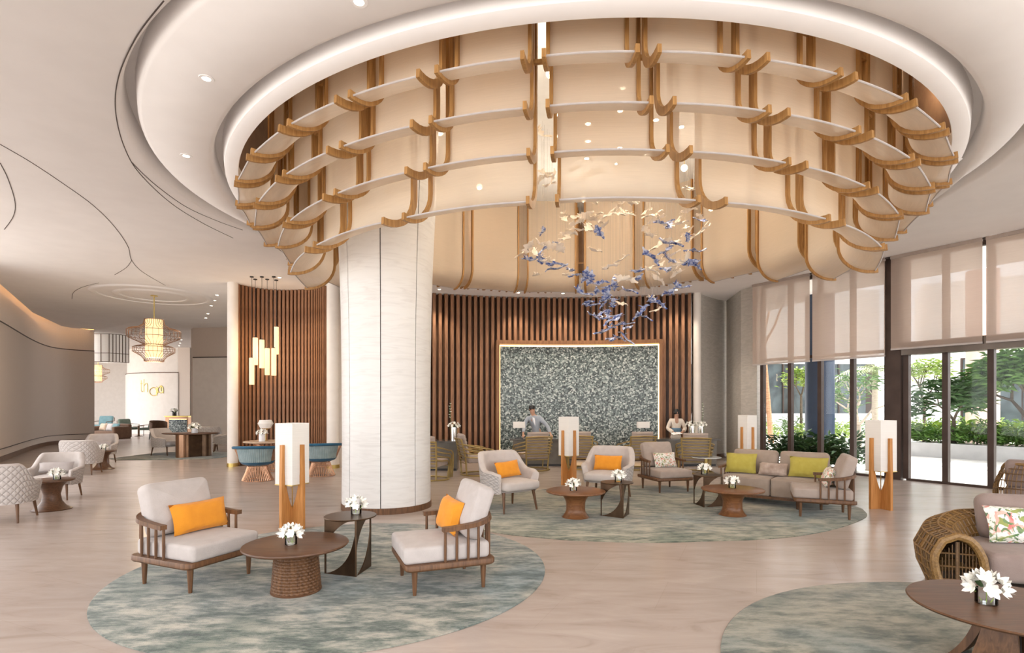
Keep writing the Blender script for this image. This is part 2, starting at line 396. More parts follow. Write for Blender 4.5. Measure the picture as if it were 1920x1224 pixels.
def bez(p0, p1, p2, n):
    return [tuple((1-t)**2*a+2*t*(1-t)*b+t*t*c for a, b, c in zip(p0, p1, p2)) for t in [i/n for i in range(n+1)]]
def rounded_rect(w, d, r, n=5, cx=0, cy=0):
    pts = []
    for sx, sy, a0 in ((1, 1, 0), (-1, 1, 90), (-1, -1, 180), (1, -1, 270)):
        for i in range(n+1):
            a = math.radians(a0+90*i/n); pts.append((cx+sx*(w/2-r)+r*math.cos(a), cy+sy*(d/2-r)+r*math.sin(a)))
    return pts
def cushion_mb(w, d, h, r=.04, puff=.02, mtx=None):
    """upholstered block: rounded edges all round and a slightly domed top"""
    mb = MB(); rings = []
    ks = 4
    for k in range(ks+1):
        a = PI/2*k/ks; rr = r*(1-math.sin(a)); rings.append((r*(1-math.cos(a)) if False else rr, r*(1-math.cos(a))))
    prof = [(ins, z) for ins, z in rings][::1]
    lo = [(r*(1-math.sin(PI/2*k/ks)), r*(1-math.cos(PI/2*k/ks))) for k in range(ks+1)]
    hi = [(i, h-z) for i, z in lo[::-1]]
    R = [[(x, y, z) for x, y in rounded_rect(w-2*i, d-2*i, max(.012, r*1.3-i), 4)] for i, z in lo+hi]
    mb.loft(R, True, False, None)
    n = len(R[0])
    for base, z, sg in ((0, 0, 0), (len(R)-1, h, 1)):
        ring = R[base]; prev = None; lv = [(1, 0), (.6, .75), (.25, 1)]
        rr = [[(x*s, y*s, z+sg*puff*p) for x, y, _ in ring] for s, p in lv]
        mb.loft(rr, True, False); mb.add(rr[-1], [tuple(range(n))])
    if mtx: mb.v = [tuple(mtx @ Vector(p)) for p in mb.v]
    return mb
def pillow_mb(w, h, t, n=10, pinch=.06, mtx=None):
    """throw pillow lying in the xz plane, thickness along y"""
    mb = MB()
    def fn(sg):
        def f(a, b):
            x, z = 2*a-1, 2*b-1
            th = (max(0, 1-x**4)*max(0, 1-z**4))**.55*t/2
            k = 1-pinch*(1-abs(z)**2)*abs(x)**3; l = 1-pinch*(1-abs(x)**2)*abs(z)**3
            wr = .004*math.sin(9*x+5*z)
            return (x*w/2*k, sg*(th+wr*(1-x*x)*(1-z*z)), z*h/2*l)
        return f
    mb.grid(fn(-1), n, n); mb.grid(fn(1), n, n)
    if mtx: mb.v = [tuple(mtx @ Vector(p)) for p in mb.v]
    return mb
def place(mb, loc, rz=0, rx=0, ry=0):
    m = Matrix.Translation(loc) @ Euler((rx, ry, rz), 'XYZ').to_matrix().to_4x4()
    mb.v = [tuple(m @ Vector(p)) for p in mb.v]; return mb
# ================================================================ THE SETTING
WD = Vector((-.533, .846)); WN = Vector((.846, .533)); W0 = Vector((10.36, 11.1))   # window wall: direction, outward normal, a point on it
def wt(u):                                # distance along the window wall where an image column meets it
    k = (u-960)/F; return (k*W0.y-W0.x)/(WD.x-k*WD.y)
def wp(t, out=0): p = W0+WD*t+WN*out; return (p.x, p.y)
T_FAR = wt(1422); T_NEAR = -16.0

# floor inside, ground outside
fl = MB(); a = wp(T_NEAR); b = wp(T_FAR+1.2)
fl.add([(-12, -6, 0), (a[0], -6, 0), (a[0], a[1], 0), (b[0], b[1], 0), (9.5, 22, 0), (9.5, 48, 0), (-52, 48, 0), (-52, 24, 0), (-14, 11, 0)], [tuple(range(9))])
struct(fl.build('floor', 'floor_stone'))
gr = MB(); gr.add([(-60, -40, -.03), (90, -40, -.03), (90, 110, -.03), (-60, 110, -.03)], [(0, 1, 2, 3)])
struct(gr.build('ground', 'paving_out'))

# ceiling with the round opening, its lip and the shallow coffer around it
AC = (1.16, 10.85); AR = 5.87
def poly_hit(ang, poly):
    d = (math.cos(ang), math.sin(ang)); best = 1e9
    for (x1, y1), (x2, y2) in zip(poly, poly[1:]+poly[:1]):
        ex, ey = x2-x1, y2-y1; den = d[0]*ey-d[1]*ex
        if abs(den) < 1e-9: continue
        rx, ry = x1-AC[0], y1-AC[1]
        t = (rx*ey-ry*ex)/den; s = (rx*d[1]-ry*d[0])/den
        if t > 0 and -1e-6 <= s <= 1+1e-6: best = min(best, t)
    return best
o1 = wp(-16, 3.0); o2 = wp(5.0, 3.0)  # edge carried past the windows, an added overhang to keep sun out
cove = [(-19.4, 25.5), (-20.0, 25.0), (-19.95, 24.3), (-18.15, 20.8), (-15.40, 16.75), (-13.0, 13.2)]
outer = [(-12, -1.5), (o1[0]-1, -1.5), o1, o2, (9.5, 21), (9.5, 47), (-52, 47), (-52, 46), (-24, 29)]+cove+[(-12.0, 11.0)]
angs = sorted([2*PI*i/180 for i in range(180)]+[math.atan2(y-AC[1], x-AC[0]) % (2*PI) for x, y in outer])
def rB(an):                                # outer groove of the coffer: an oval set a little towards the entrance
    cx, cy, rx, ry = .89, 9.55, 6.41, 5.95
    dx, dy = math.cos(an), math.sin(an); ox, oy = AC[0]-cx, AC[1]-cy
    A_ = (dx/rx)**2+(dy/ry)**2; B_ = 2*(ox*dx/rx**2+oy*dy/ry**2); C_ = (ox/rx)**2+(oy/ry)**2-1
    return max((-B_+math.sqrt(B_*B_-4*A_*C_))/(2*A_), AR+.45)
def ring(rf, z): return [(AC[0]+rf(q)*math.cos(q), AC[1]+rf(q)*math.sin(q), z) for q in angs]
UPZ = CZ+.03
ce = MB()
ce.loft([ring(lambda q: AR+.10, 5.75), ring(lambda q: AR+.10, CZ+.03), ring(lambda q: AR, CZ+.015), ring(lambda q: AR+.01, CZ-.01), ring(lambda q: AR+.13, CZ-.005), ring(lambda q: AR+.19, CZ+.02), ring(lambda q: AR+.22, CZ+.30), ring(lambda q: AR+.31, CZ+.30),
         ring(lambda q: AR+.34, CZ+.06), ring(lambda q: AR+.40, UPZ), ring(lambda q: max(rB(q)-.20, AR+.41), UPZ),
         ring(lambda q: max(rB(q)-.15, AR+.42), CZ+.06), ring(lambda q: max(rB(q)-.13, AR+.43), CZ+.32), ring(lambda q: max(rB(q)-.03, AR+.44), CZ+.32), ring(lambda q: max(rB(q), AR+.45), CZ+.03), ring(lambda q: max(rB(q)+.05, AR+.46), CZ),
         ring(lambda q: poly_hit(q, outer), CZ)], True, False)
struct(ce.build('ceiling', 'plaster', angle=60))
# the void above the opening
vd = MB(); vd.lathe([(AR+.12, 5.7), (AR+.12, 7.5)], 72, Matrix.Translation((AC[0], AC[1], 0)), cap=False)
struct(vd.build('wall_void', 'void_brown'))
rf = MB(); rf.add([(x*1.02, y*1.02, 7.75) for x, y in outer]+[(x*1.02, y*1.02, 7.85) for x, y in outer], [tuple(range(len(outer)-1, -1, -1)), tuple(range(len(outer), 2*len(outer)))]+[(i, (i+1) % len(outer), len(outer)+(i+1) % len(outer), len(outer)+i) for i in range(len(outer))]); struct(rf.build('roof_sun_block', 'void_white', smooth=False))  # unseen slab added to stop sun leaking in above the ceiling
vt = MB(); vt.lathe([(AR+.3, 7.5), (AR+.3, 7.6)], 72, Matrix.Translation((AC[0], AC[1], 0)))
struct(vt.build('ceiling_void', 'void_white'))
# thin shadow joints in the ceiling
def on_ceiling(u, v): return G(u, v, CZ) if v < HZ else (0, 0)
def catmull(pts, n=8):
    out = []
    for i in range(len(pts)-1):
        p0, p1, p2, p3 = pts[max(i-1, 0)], pts[i], pts[i+1], pts[min(i+2, len(pts)-1)]
        for k in range(n):
            t = k/n
            out.append(tuple(.5*((2*b_)+(-a_+c_)*t+(2*a_-5*b_+4*c_-d_)*t*t+(-a_+3*b_-3*c_+d_)*t**3) for a_, b_, c_, d_ in zip(p0, p1, p2, p3)))
    out.append(tuple(pts[-1])); return out
joints = [[(307, 1), (255, 70), (222, 145), (217, 210), (233, 275), (262, 325), (320, 380), (380, 418), (437, 446)],
          [(246, 303), (290, 345), (350, 388), (410, 415), (455, 431)],
          [(0, 270), (60, 305), (120, 345), (175, 385), (215, 425), (240, 462), (247, 488), (268, 510), (310, 535)],
          [(247, 488), (236, 502), (215, 515)], [(0, 305), (15, 335), (28, 378), (25, 405), (8, 430)], [(135, 560), (138, 548), (155, 538), (185, 530)]]
for i, j in enumerate(joints):
    w = [on_ceiling(*p) for p in j]; w = catmull([(x, y, CZ-.002) for x, y in w])
    struct(MB().tube(w, .008, 4, flat=(.003, .0055)).build('trim_%d' % (i+1), 'dark_joint', smooth=False))

# left curved wall with a raised panel, a dark base and a lit cove slot above
wall_l = [(-13.4, 13.0), (-13.95, 14.0), (-15.85, 17.0), (-18.6, 21.1), (-20.0, 23.4), (-20.5, 24.6), (-20.45, 25.4), (-19.85, 26.1)]
wl_s = catmull([(x, y, 0) for x, y in wall_l], 6)
def offs(path, d):
    out = []
    for i, p in enumerate(path):
        q = path[min(i+1, len(path)-1)]; r = path[max(i-1, 0)]
        t = Vector((q[0]-r[0], q[1]-r[1])).normalized(); n = Vector((t.y, -t.x)); out.append((p[0]+n.x*d, p[1]+n.y*d))
    return out
def strip(path_in, path_out, z0, z1):
    mb = MB(); rings = []
    for (x, y), (x2, y2) in zip(path_in, path_out): rings.append([(x, y, z0), (x2, y2, z0), (x2, y2, z1), (x, y, z1)])
    mb.loft(rings, True, True); return mb
P = [(x, y) for x, y, z in wl_s]
wl_o = struct(strip(offs(P, -.3), P, 0, 5.75).build('wall_left', 'wall_taupe'))
pn = strip(P[6:], offs(P, .05)[6:], .42, 4.31).build('wall_panel', 'wall_panel', wl_o)
strip(P[6:], offs(P, .06)[6:], 4.31, 4.35).build('panel_trim', 'dark_joint', wl_o)
strip(P[6:], offs(P, .055)[6:], .395, .42).build('panel_trim', 'dark_joint', wl_o)
strip(P[5:7], offs(P, .06)[5:7], .395, 4.35).build('panel_jamb', 'wood_dark', wl_o)
struct(strip(P, offs(P, .03), 0, .16).build('baseboard_left', 'wood_dark'))
struct(strip(offs(P, -.3), offs(P, 1.1), 5.72, 5.78).build('ceiling_cove', 'plaster'))
tag(strip(offs(P, .50), offs(P, .54), CZ+.02, CZ+.05).build('cove_light', 'led_amber'), 'amber light strip hidden in the ceiling slot along the left wall', 'light')

# curved slat wall behind the reception
def yw(x): return 18.0-.72*((x-1.55)/4.05)**2
def nw(x):
    d = (yw(x+.01)-yw(x-.01))/.02; return Vector((d, -1)).normalized()       # towards the room
X0, X1 = -3.6, 5.62
xs = [lerp(X0, X1, i/40) for i in range(41)]
back = [(x-nw(x).x*.16, yw(x)-nw(x).y*.16) for x in xs]; back2 = [(x-nw(x).x*.36, yw(x)-nw(x).y*.36) for x in xs]
wb = struct(strip(back2, back, 0, CZ).build('wall_reception', 'wood_dark'))
sl_me = MB().box(-.048, .048, -.08, .08, .02, CZ-.01).mesh('slat', False)
n = 50
for i in range(n+1):
    x = lerp(X0+.05, X1-.05, i/n); nn = nw(x)
    put('slat', sl_me, 'wood_slat', wb, (x, yw(x)-.06, 0), face_rz(nn.x, nn.y))
# pale end cap and the stone faced walls to the right
ec = MB().lathe([(.12, 0), (.12, CZ)], 20, Matrix.Translation((5.80, 17.22, 0)))
struct(ec.build('wall_end_cap', 'wall_cream'))
rw = [(5.86, 17.25), (6.3, 17.75), (6.75, 18.2), (7.24, 18.55)]
rwo = [(5.75, 17.6), (6.2, 18.1), (6.7, 18.55), (7.4, 18.95)]
struct(strip(rwo, rw, 0, CZ).build('wall_right', 'wall_stone'))
struct(strip(rw, [(x-.02, y-.03) for x, y in rw], 0, .14).build('baseboard_right', 'wood_dark'))
e1 = (7.22, 18.5); e2 = (6.98, 16.75); e3 = wp(T_FAR+.05)
struct(strip([(7.6, 18.6), (7.36, 16.9)], [e1, e2], 0, CZ).build('wall_return', 'wall_stone'))
struct(strip([(7.36, 16.9), (e3[0]+.3, e3[1]+.2)], [e2, e3], 0, CZ).build('wall_pier', 'wall_stone'))

# recess with vertical fins to the left of the column
nr = [(-8.0, 15.9), (-7.75, 16.35), (-7.35, 16.65), (-6.9, 16.75), (-6.4, 16.7), (-5.9, 16.5), (-5.45, 16.1)]
nrs = [(x, y) for x, y, z in catmull([(x, y, 0) for x, y in nr], 6)]
wn_ = struct(strip(offs(nrs, -.30), offs(nrs, -.10), 0, CZ).build('wall_recess', 'wood_dark'))
tot = [0]
for p, q in zip(nrs, nrs[1:]): tot.append(tot[-1]+math.dist(p, q))
fin_me = MB().box(-.035, .035, -.07, .07, .02, CZ-.01).mesh('slat', False)
nf = 25
for k in range(nf):
    d = tot[-1]*(k+.5)/nf; i = max(j for j in range(len(tot)) if tot[j] <= d); i = min(i, len(nrs)-2)
    t = (d-tot[i])/(tot[i+1]-tot[i]); x, y = lerp(nrs[i][0], nrs[i+1][0], t), lerp(nrs[i][1], nrs[i+1][1], t)
    tx, ty = nrs[i+1][0]-nrs[i][0], nrs[i+1][1]-nrs[i][1]
    put('slat', fin_me, 'wood_slat', wn_, (x, y, 0), math.atan2(ty, tx))
for k, (x, y, r) in enumerate([(-8.03, 15.80, .145), (-5.02, 15.40, .17)]):
    struct(MB().lathe([(r, .10), (r, CZ)], 28, Matrix.Translation((x, y, 0))).build('wall_pillar_%d' % (k+1), 'wall_cream'))
    struct(MB().lathe([(r+.012, 0), (r+.012, .10)], 28, Matrix.Translation((x, y, 0))).build('baseboard_pillar_%d' % (k+1), 'brass'))
struct(strip([(-8.15, 15.9), (-8.75, 17.2)], [(-8.02, 15.95), (-8.6, 17.3)], 0, CZ).build('wall_recess_side', 'wall_cream'))
struct(strip([(-5.35, 16.4), (-5.0, 15.6)], [(-5.2, 16.5), (-4.75, 15.65)], 0, CZ).build('wall_recess_return', 'wall_cream'))
struct(strip([(-5.2, 16.6), (-3.6, 16.95)], [(-5.2, 16.45), (-3.5, 16.8)], 0, CZ).build('wall_behind_column', 'wall_cream'))

# corridor: pale wall beside the recess, dark doorway, curved sign wall, far wall
def wall_part(name, pts, z1, mat, th=.3, z0=0):
    q = [(x, y) for x, y in pts]; return struct(strip(offs(q, -th), q, z0, z1).build(name, mat))
cw = [(U(360, 25.2)-.1, 25.3), (U(364, 25.0), 24.95), (U(430, 24.6)+.3, 24.6), (U(440, 20), 20)]
w_c = wall_part('wall_corridor', cw[:3], CZ, 'wall_taupe')
pp = [(x, y-.06) for x, y in cw[1:3]]
strip(cw[1:3], pp, 0, 3.9).build('wall_panel', 'wall_cream', w_c)
strip(cw[1:3], [(x, y-.075) for x, y in cw[1:3]], 3.9, 3.94).build('panel_trim', 'dark_joint', w_c)
sg = [(U(236, 35.5), 35.6), (U(239, 34.6), 34.7), (U(250, 34.0), 34.05), (U(275, 33.6), 33.6), (U(305, 33.4), 33.4), (U(330, 33.4), 33.4), (U(334, 33.4), 33.42)]
sgs = [(x, y) for x, y, z in catmull([(x, y, 0) for x, y in sg], 5)]
w_s = wall_part('wall_sign', sgs, CZ, 'wall_cream')
strip(sgs, offs(sgs, .08), 0, 3.72).build('wall_panel', 'wall_cream', w_s)
strip(sgs, offs(sgs, .095), 3.72, 3.76).build('panel_trim', 'wood_dark', w_s)
x_, y_ = sgs[-1]
struct(strip([(x_, y_+.2), (x_+.72, y_+.2)], [(x_, y_-.02), (x_+.72, y_-.02)], 0, CZ).build('wall_sign_return', 'wall_taupe'))
struct(strip([(x_+.72, y_+.4), (x_+1.1, y_+.4)], [(x_+.72, y_+.1), (x_+1.1, y_+.1)], 0, CZ).build('wall_dark_opening', 'black_metal'))
struct(strip([(-52, 42.3), (-14, 42.3)], [(-52, 42), (-14, 42)], 0, CZ).build('wall_far', 'wall_cream'))
struct(strip([(-36.3, 30), (-36.3, 42)], [(-36, 30), (-36, 42)], 0, CZ).build('wall_sky_block', 'wall_cream'))  # unseen wall added to cut the sky light reaching the sign wall
struct(strip([(-19.5, 40), (-13, 40)], [(-19.5, 39.8), (-13, 39.8)], 0, CZ).build('wall_far_dark', 'window_metal'))

# ---- window wall: posts, rails, glass, header, roller blinds
wz = math.atan2(WD.y, WD.x)
def wbox(t0, t1, o0, o1_, z0, z1):
    p = [wp(t0, o0), wp(t1, o0), wp(t1, o1_), wp(t0, o1_)]
    return MB().add and [(x, y) for x, y in p], z0, z1
def wall_box(name, mat, t0, t1, o0, oo, z0, z1, parent=None):
    p = [wp(t0, o0), wp(t1, o0), wp(t1, oo), wp(t0, oo)]
    mb = MB(); mb.add([(x, y, z0) for x, y in p]+[(x, y, z1) for x, y in p], [(3, 2, 1, 0), (4, 5, 6, 7), (0, 1, 5, 4), (1, 2, 6, 5), (2, 3, 7, 6), (3, 0, 4, 7)])
    return mb.build(name, mat, parent, smooth=False)
WI = 1
def window(tlist, post_w, header=None):
    global WI
    fr = struct(wall_box('window_%d' % WI, 'window_metal', tlist[0], tlist[-1], -.03, .07, -.005, .05)); WI += 1
    wall_box('top_rail', 'window_metal', tlist[0], tlist[-1], -.04, .08, CZ-.12, CZ-.005, fr)
    for t in tlist: wall_box('mullion', 'window_metal', t-post_w/2, t+post_w/2, -.05, .09, .05, CZ-.12, fr)
    for t0, t1 in zip(tlist, tlist[1:]):
        hi, lo = max(t0, t1), min(t0, t1)
        wall_box('pane', 'window_glass', lo+post_w/2, hi-post_w/2, .01, .022, .05, CZ-.12, fr)
        wall_box('cross_rail', 'window_metal', lo+post_w/2, hi-post_w/2, -.02, .06, 3.02, 3.10, fr)
    if header: wall_box('door_header', 'door_header', min(tlist)-.05, max(tlist)+.05, -.16, .12, 2.92, 3.22, fr)
    return fr
window([wt(1430), wt(1482), wt(1538), wt(1599), wt(1664)], .10)
tr = [wt(1700), wt(1773.5), wt(1859), wt(1955), wt(2065)]
window(tr, .11, True)
nt_ = [tr[-1]-2.2-1.5*i for i in range(6)]
window(nt_, .11)
for k, (u0, u1) in enumerate([(1666, 1693)]):
    struct(wall_box('wall_window_post', 'window_metal', wt(u0), wt(u1), -.12, .25, 0, CZ-.002))
struct(wall_box('wall_window_post_near', 'window_metal', tr[-1]-.1, tr[-1]-2.1, -.12, .25, 0, CZ-.002))
struct(wall_box('trim_blind_slot', 'dark_joint', T_FAR, T_NEAR, -.20, -.17, CZ-.035, CZ-.003))
blinds = [(1419, 1526, 2.95, 'pale taupe roller blind nearest the stone wall, half drawn'), (1531, 1667, 2.95, 'pale taupe roller blind next to the brown window post, in front of the blue pillar'),
          (1678, 1849, 3.09, 'wide taupe roller blind over the glass doors, between brown post and black gap'), (1856, 2010, 3.09, 'taupe roller blind cut by the right edge of the picture'), ]
for u0, u1, zb, lab in blinds:
    t0, t1 = wt(u0), wt(u1); c = wp((t0+t1)/2, -.20); r = tag(thing('roller_blind', lab, 'blind', (c[0], c[1], 0), 0, 'roller blinds on the window wall'))
    def wl2(name, mat, a0, a1, z0, z1):
        o = wall_box(name, mat, t0, t1, a0, a1, z0, z1, r); o.location = (-c[0], -c[1], 0); return o
    wl2('cloth', 'blind_cloth', -.203, -.200, zb, CZ-.04); wl2('bottom_bar', 'linen_light', -.215, -.188, zb-.04, zb)
    wl2('roller', 'linen_beige', -.235, -.165, CZ-.075, CZ-.005)

# ---- the round column: travertine panels with dark joints on a wooden plinth
cc = (-2.17, 9.53)
col_r = [(.10, .752), (1.2, .745), (2.4, .752), (3.3, .765), (4.0, .785), (4.6, .81), (5.4, .85), (7.45, .92)]
colo = struct(MB().lathe([(r-.035, z) for z, r in col_r], 64, Matrix.Translation((cc[0], cc[1], 0))).build('column', 'dark_joint'))
def col_seg(a0, a1):
    mb = MB(); rings = []
    for z, r in col_r:
        rings.append([(math.cos(lerp(a0, a1, i/8))*r, math.sin(lerp(a0, a1, i/8))*r, z) for i in range(9)]+[(math.cos(lerp(a1, a0, i/8))*(r-.03), math.sin(lerp(a1, a0, i/8))*(r-.03), z) for i in range(9)])
    mb.loft(rings, True, True); return mb
base_ang = math.atan2(-cc[1], -cc[0])
j0 = base_ang-math.radians(7.5)
segme = col_seg(math.radians(.55), math.radians(44.45)).mesh('stone_panel', True, 50)
for k in range(8):
    put('stone_panel', segme, 'travertine', colo, (cc[0], cc[1], 0), j0+k*PI/4)
MB().lathe([(.765, 0), (.765, .10), (.74, .10)], 64, Matrix.Translation((cc[0], cc[1], 0))).build('plinth', 'wood_chair', colo)
# ================================================================ HANGING SCREEN CHANDELIER
CH = thing('screen_chandelier', 'huge round tiered chandelier of cream cloth panels on curved oak ribs under the ceiling opening', 'chandelier', (AC[0], AC[1], 0))
DD = 10.95
rows = [(.538, .2915, 36, .46, .36, 8.1), (.5165, .2613, 30, .46, .36, 9.8), (.485, .2351, 24, .48, .36, 12.4), (.468, .197, 18, .50, .44, 16.6)]
near = math.atan2(-AC[1], -AC[0])          # direction from the centre towards the entrance
for k, (rho, zk, npan, ha, hb, span) in enumerate(rows):
    rt = rho*DD; z0 = H+zk*DD; top = 7.2
    prof = [(rt-ha, top), (rt-ha, 6.2), (rt-ha, z0+hb+.5)]+[(rt-ha*math.cos(a_*PI/2/8), z0+hb-hb*math.sin(a_*PI/2/8)) for a_ in range(9)]
    hs = math.radians(span)/2
    def pan(a, b):
        i = b*(len(prof)-1); i0 = min(int(i), len(prof)-2); t = i-i0
        r = lerp(prof[i0][0], prof[i0+1][0], t); z = lerp(prof[i0][1], prof[i0+1][1], t)
        s = 2*a-1; sag = .035*(1-s*s)*smooth((b-.3)/.7)
        an = hs*s*.97; return ((r-sag*.6)*math.cos(an), (r-sag*.6)*math.sin(an), z+sag*.5)
    me_p = MB().grid(pan, 6, len(prof)-1).mesh('cloth_panel', True, 80)
    hem = MB().tube([(pan(i/10, 1.0)[0]+.005, pan(i/10, 1.0)[1], pan(i/10, 1.0)[2]) for i in range(11)], .011, 6).mesh('hem', True)
    def rib(sg):
        an = hs*sg; ca, sa = math.cos(an), math.sin(an); tx, ty = -sa, ca; mb = MB(); rings = []
        pr = prof+[(prof[-1][0]+.05, prof[-1][1]+.004)]
        for i, (r, z) in enumerate(pr):
            a_, b_ = pr[max(i-1, 0)], pr[min(i+1, len(pr)-1)]
            t = Vector((b_[0]-a_[0], b_[1]-a_[1])).normalized(); nn = Vector((-t.y, t.x)); w = .019; d = .042
            ring_ = []
            for du, dv in ((-w, -d), (w, -d), (w, d), (-w, d)):
                rr = r+nn.x*dv; zz = z+nn.y*dv; ring_.append((rr*ca+tx*du, rr*sa+ty*du, zz))
            rings.append(ring_)
        mb.loft(rings, True, True); return mb.mesh('rib', True, 50)
    ribs = [rib(-1), rib(1)]
    zf = [.318, .312, .306, .300][k]
    for i in range(npan):
        ph = math.radians(-3.3)+2*PI*(i+.5)/npan          # 0 = towards the entrance
        pd = abs((ph+PI) % (2*PI)-PI); up = (zf-zk)*DD*smooth((math.degrees(pd)-55)/90)
        rz = near+ph
        p = put('cloth_panel', me_p, 'sheer_cream', CH, (0, 0, up), rz)
        put('hem', hem, 'linen_light', p)
        for r_ in ribs: put('rib', r_, 'wood_rib', p)
    if k < 2:
        gap = 2*PI/npan-2*hs; r0 = rt-ha
        sp = MB().box(r0-.02, r0+.02, -r0*gap/2, r0*gap/2, -.02, .02).mesh('spacer', False)
        for i in range(npan):
            ph = math.radians(-3.3)+2*PI*i/npan
            pd = abs((ph+PI) % (2*PI)-PI); up = (zf-zk)*DD*smooth((math.degrees(pd)-55)/90)
            put('spacer', sp, 'wood_rib', CH, (0, 0, z0+.72+up), near+ph)
# small recessed lights in the ceiling of the void, seen through the cloth
st_me = MB().lathe([(.05, 0), (.055, .03)], 16).mesh('lens', True)
rg_me = MB().lathe([(.055, -.004), (.075, -.004), (.075, .03), (.055, .03)], 16, cap=False).mesh('trim_ring', True)
star_px = [(1168, 165), (1163, 208), (1103, 232), (1047, 215), (1045, 255), (1100, 297), (1157, 307), (1162, 277), (1212, 290), (1278, 238), (1232, 190), (1103, 265), (1230, 225)]
for i, (u, v) in enumerate(star_px):
    zz = 7.47; x, y = G(u, v, zz)
    t = thing('recessed_light', 'small bright recessed light high above the chandelier opening, seen through the cloth', 'light', (x, y, zz), 0, 'lights above the chandelier opening')
    put('lens', st_me, 'star_light', t); put('trim_ring', rg_me, 'chrome', t)
def globe(p, r):                               # made-up globe and rod hung above each added fill light
    t = thing('added_globe', 'small added globe marking a fill light high inside the chandelier', 'lamp', (p[0], p[1], p[2]+r*3.2), 0, 'added globes inside the chandelier')
    MB().lathe([(.002, -r)]+[(r*math.sin(PI*k/10), -r*math.cos(PI*k/10)) for k in range(1, 10)]+[(.002, r)], 20).build('globe', 'bulb_glow', t); MB().tube([(0, 0, r), (0, 0, 7.5-t.location.z)], .008, 6).build('rod', 'brass', t)
for i in range(6):  # fill lights added so the cloth panels glow from inside
    a_ = 2*PI*i/6+.3; ld = bpy.data.lights.new('void_fill_light', 'POINT'); ld.energy = 62; ld.color = (1, .84, .65); ld.shadow_soft_size = .25
    lo = bpy.data.objects.new('void_fill_light', ld); C.objects.link(lo); lo.location = (AC[0]+2.6*math.cos(a_), AC[1]+2.6*math.sin(a_), 6.55); globe(lo.location, .07)
for i in range(8):  # outer ring of added fill lights behind the cloth
    a_ = 2*PI*(i+.5)/8; ld = bpy.data.lights.new('void_fill_light', 'POINT'); ld.energy = 22; ld.color = (1, .84, .65); ld.shadow_soft_size = .15
    lo = bpy.data.objects.new('void_fill_light', ld); C.objects.link(lo); lo.location = (AC[0]+5.72*math.cos(a_), AC[1]+5.72*math.sin(a_), 6.95); globe(lo.location, .05)

# hanging sculpture of glass leaf shapes on fine wires
SC = thing('hanging_sculpture', 'suspended swarm of cream and blue glass leaf shapes below the chandelier', 'sculpture', (AC[0]+.7, AC[1]+.2, 0))
def leaf_mesh(seed, wig):
    r = random.Random(seed); mb = MB(); n = 9; L = .30; sp = []
    for i in range(n+1):
        t = i/n; sp.append((L*(t-.5), .03*math.sin(wig*t*3+seed), .035*math.sin(3.1*t+seed*.7)+.02*math.sin(7*t+seed)))
    rings = []
    for i, (x, y, z) in enumerate(sp):
        t = i/n; w = .045*math.sin(PI*min(1, t*1.05+.02))**.7*(1+.55*math.sin(i*2.4+seed))+.006
        rings.append([(x, y-w, z+.3*w), (x+.01, y, z+.012), (x, y+w, z+.4*w*math.sin(i+seed)), (x-.005, y, z-.008)])
    mb.loft(rings, True, True)
    for k in range(5):
        i = r.randrange(2, n-1); x, y, z = sp[i]; a_ = r.uniform(-1, 1); s = r.choice((-1, 1)); l = r.uniform(.05, .10)
        mb.add([(x-.015, y, z), (x+.02, y, z+.006), (x+l*a_, y+s*l, z+r.uniform(-.02, .05)), (x, y+s*.01, z-.008)], [(0, 1, 2), (1, 3, 2), (3, 0, 2), (0, 3, 1)])
    return mb.mesh('leaf', True, 60)
lm_c = [leaf_mesh(s, w) for s, w in ((1, 1.0), (2, 1.6), (3, .8), (4, 1.3))]; lm_b = [m.copy() for m in lm_c]
bird = []
raw_c = [(430, 205), (470, 195), (660, 215), (620, 225), (690, 80), (850, 70), (900, 75), (950, 85), (1030, 80), (880, 105), (840, 175), (900, 180), (940, 172), (780, 195), (700, 205), (560, 240), (520, 262), (455, 310), (480, 345), (575, 310), (610, 300), (400, 380), (440, 380), (140, 440), (95, 500), (240, 430), (330, 440), (415, 470), (210, 510), (260, 545), (290, 550), (200, 665), (435, 685), (905, 560), (930, 715), (805, 600), (690, 480), (1100, 150), (1150, 190), (1170, 215), (1110, 320), (1125, 365), (1350, 250), (1430, 280), (1380, 265), (1440, 330), (1280, 400), (1370, 400), (1190, 450), (1180, 600), (1150, 640), (1310, 520), (1330, 600), (1340, 660), (1200, 720), (1460, 150), (1540, 190), (1630, 130), (1560, 300), (1540, 330), (1190, 970), (880, 915), (720, 250), (745, 265), (640, 310), (1410, 560), (1130, 850), (600, 205)]
raw_b = [(250, 325), (265, 455), (165, 545), (240, 535), (370, 425), (365, 580), (370, 635), (480, 640), (510, 670), (590, 675), (630, 700), (735, 745), (725, 335), (1240, 250), (1290, 258), (1440, 365), (1305, 408), (1260, 490), (1270, 545), (1310, 575), (1500, 470), (1540, 235), (1460, 565), (1490, 600), (1265, 640), (1045, 645), (1030, 710), (970, 800), (850, 705), (825, 765), (790, 800), (690, 815), (575, 820), (630, 905), (760, 890), (810, 870), (740, 915), (650, 930), (740, 980), (790, 1000), (650, 1005), (700, 1020), (825, 1050), (860, 1090), (780, 1120), (760, 1150), (940, 1085), (950, 1120), (800, 1195), (890, 1190), (930, 1210), (1060, 1000), (1090, 1015), (1150, 880), (1190, 905), (1380, 770), (1290, 825), (830, 905), (1135, 525), (800, 1010)]
rb = random.Random(11)
for lst, col in ((raw_c, 'c'), (raw_b, 'b')):
    for qx, qy in lst: bird.append((960+qx/4.371, 360+qy/4.371, col))
for u, v in ((1017, 250), (1020, 320), (1016, 335), (1035, 330), (1030, 345), (1262, 305), (1290, 350), (1075, 320), (1120, 325), (1160, 315), (1090, 335)): bird.append((u, v, 'c'))
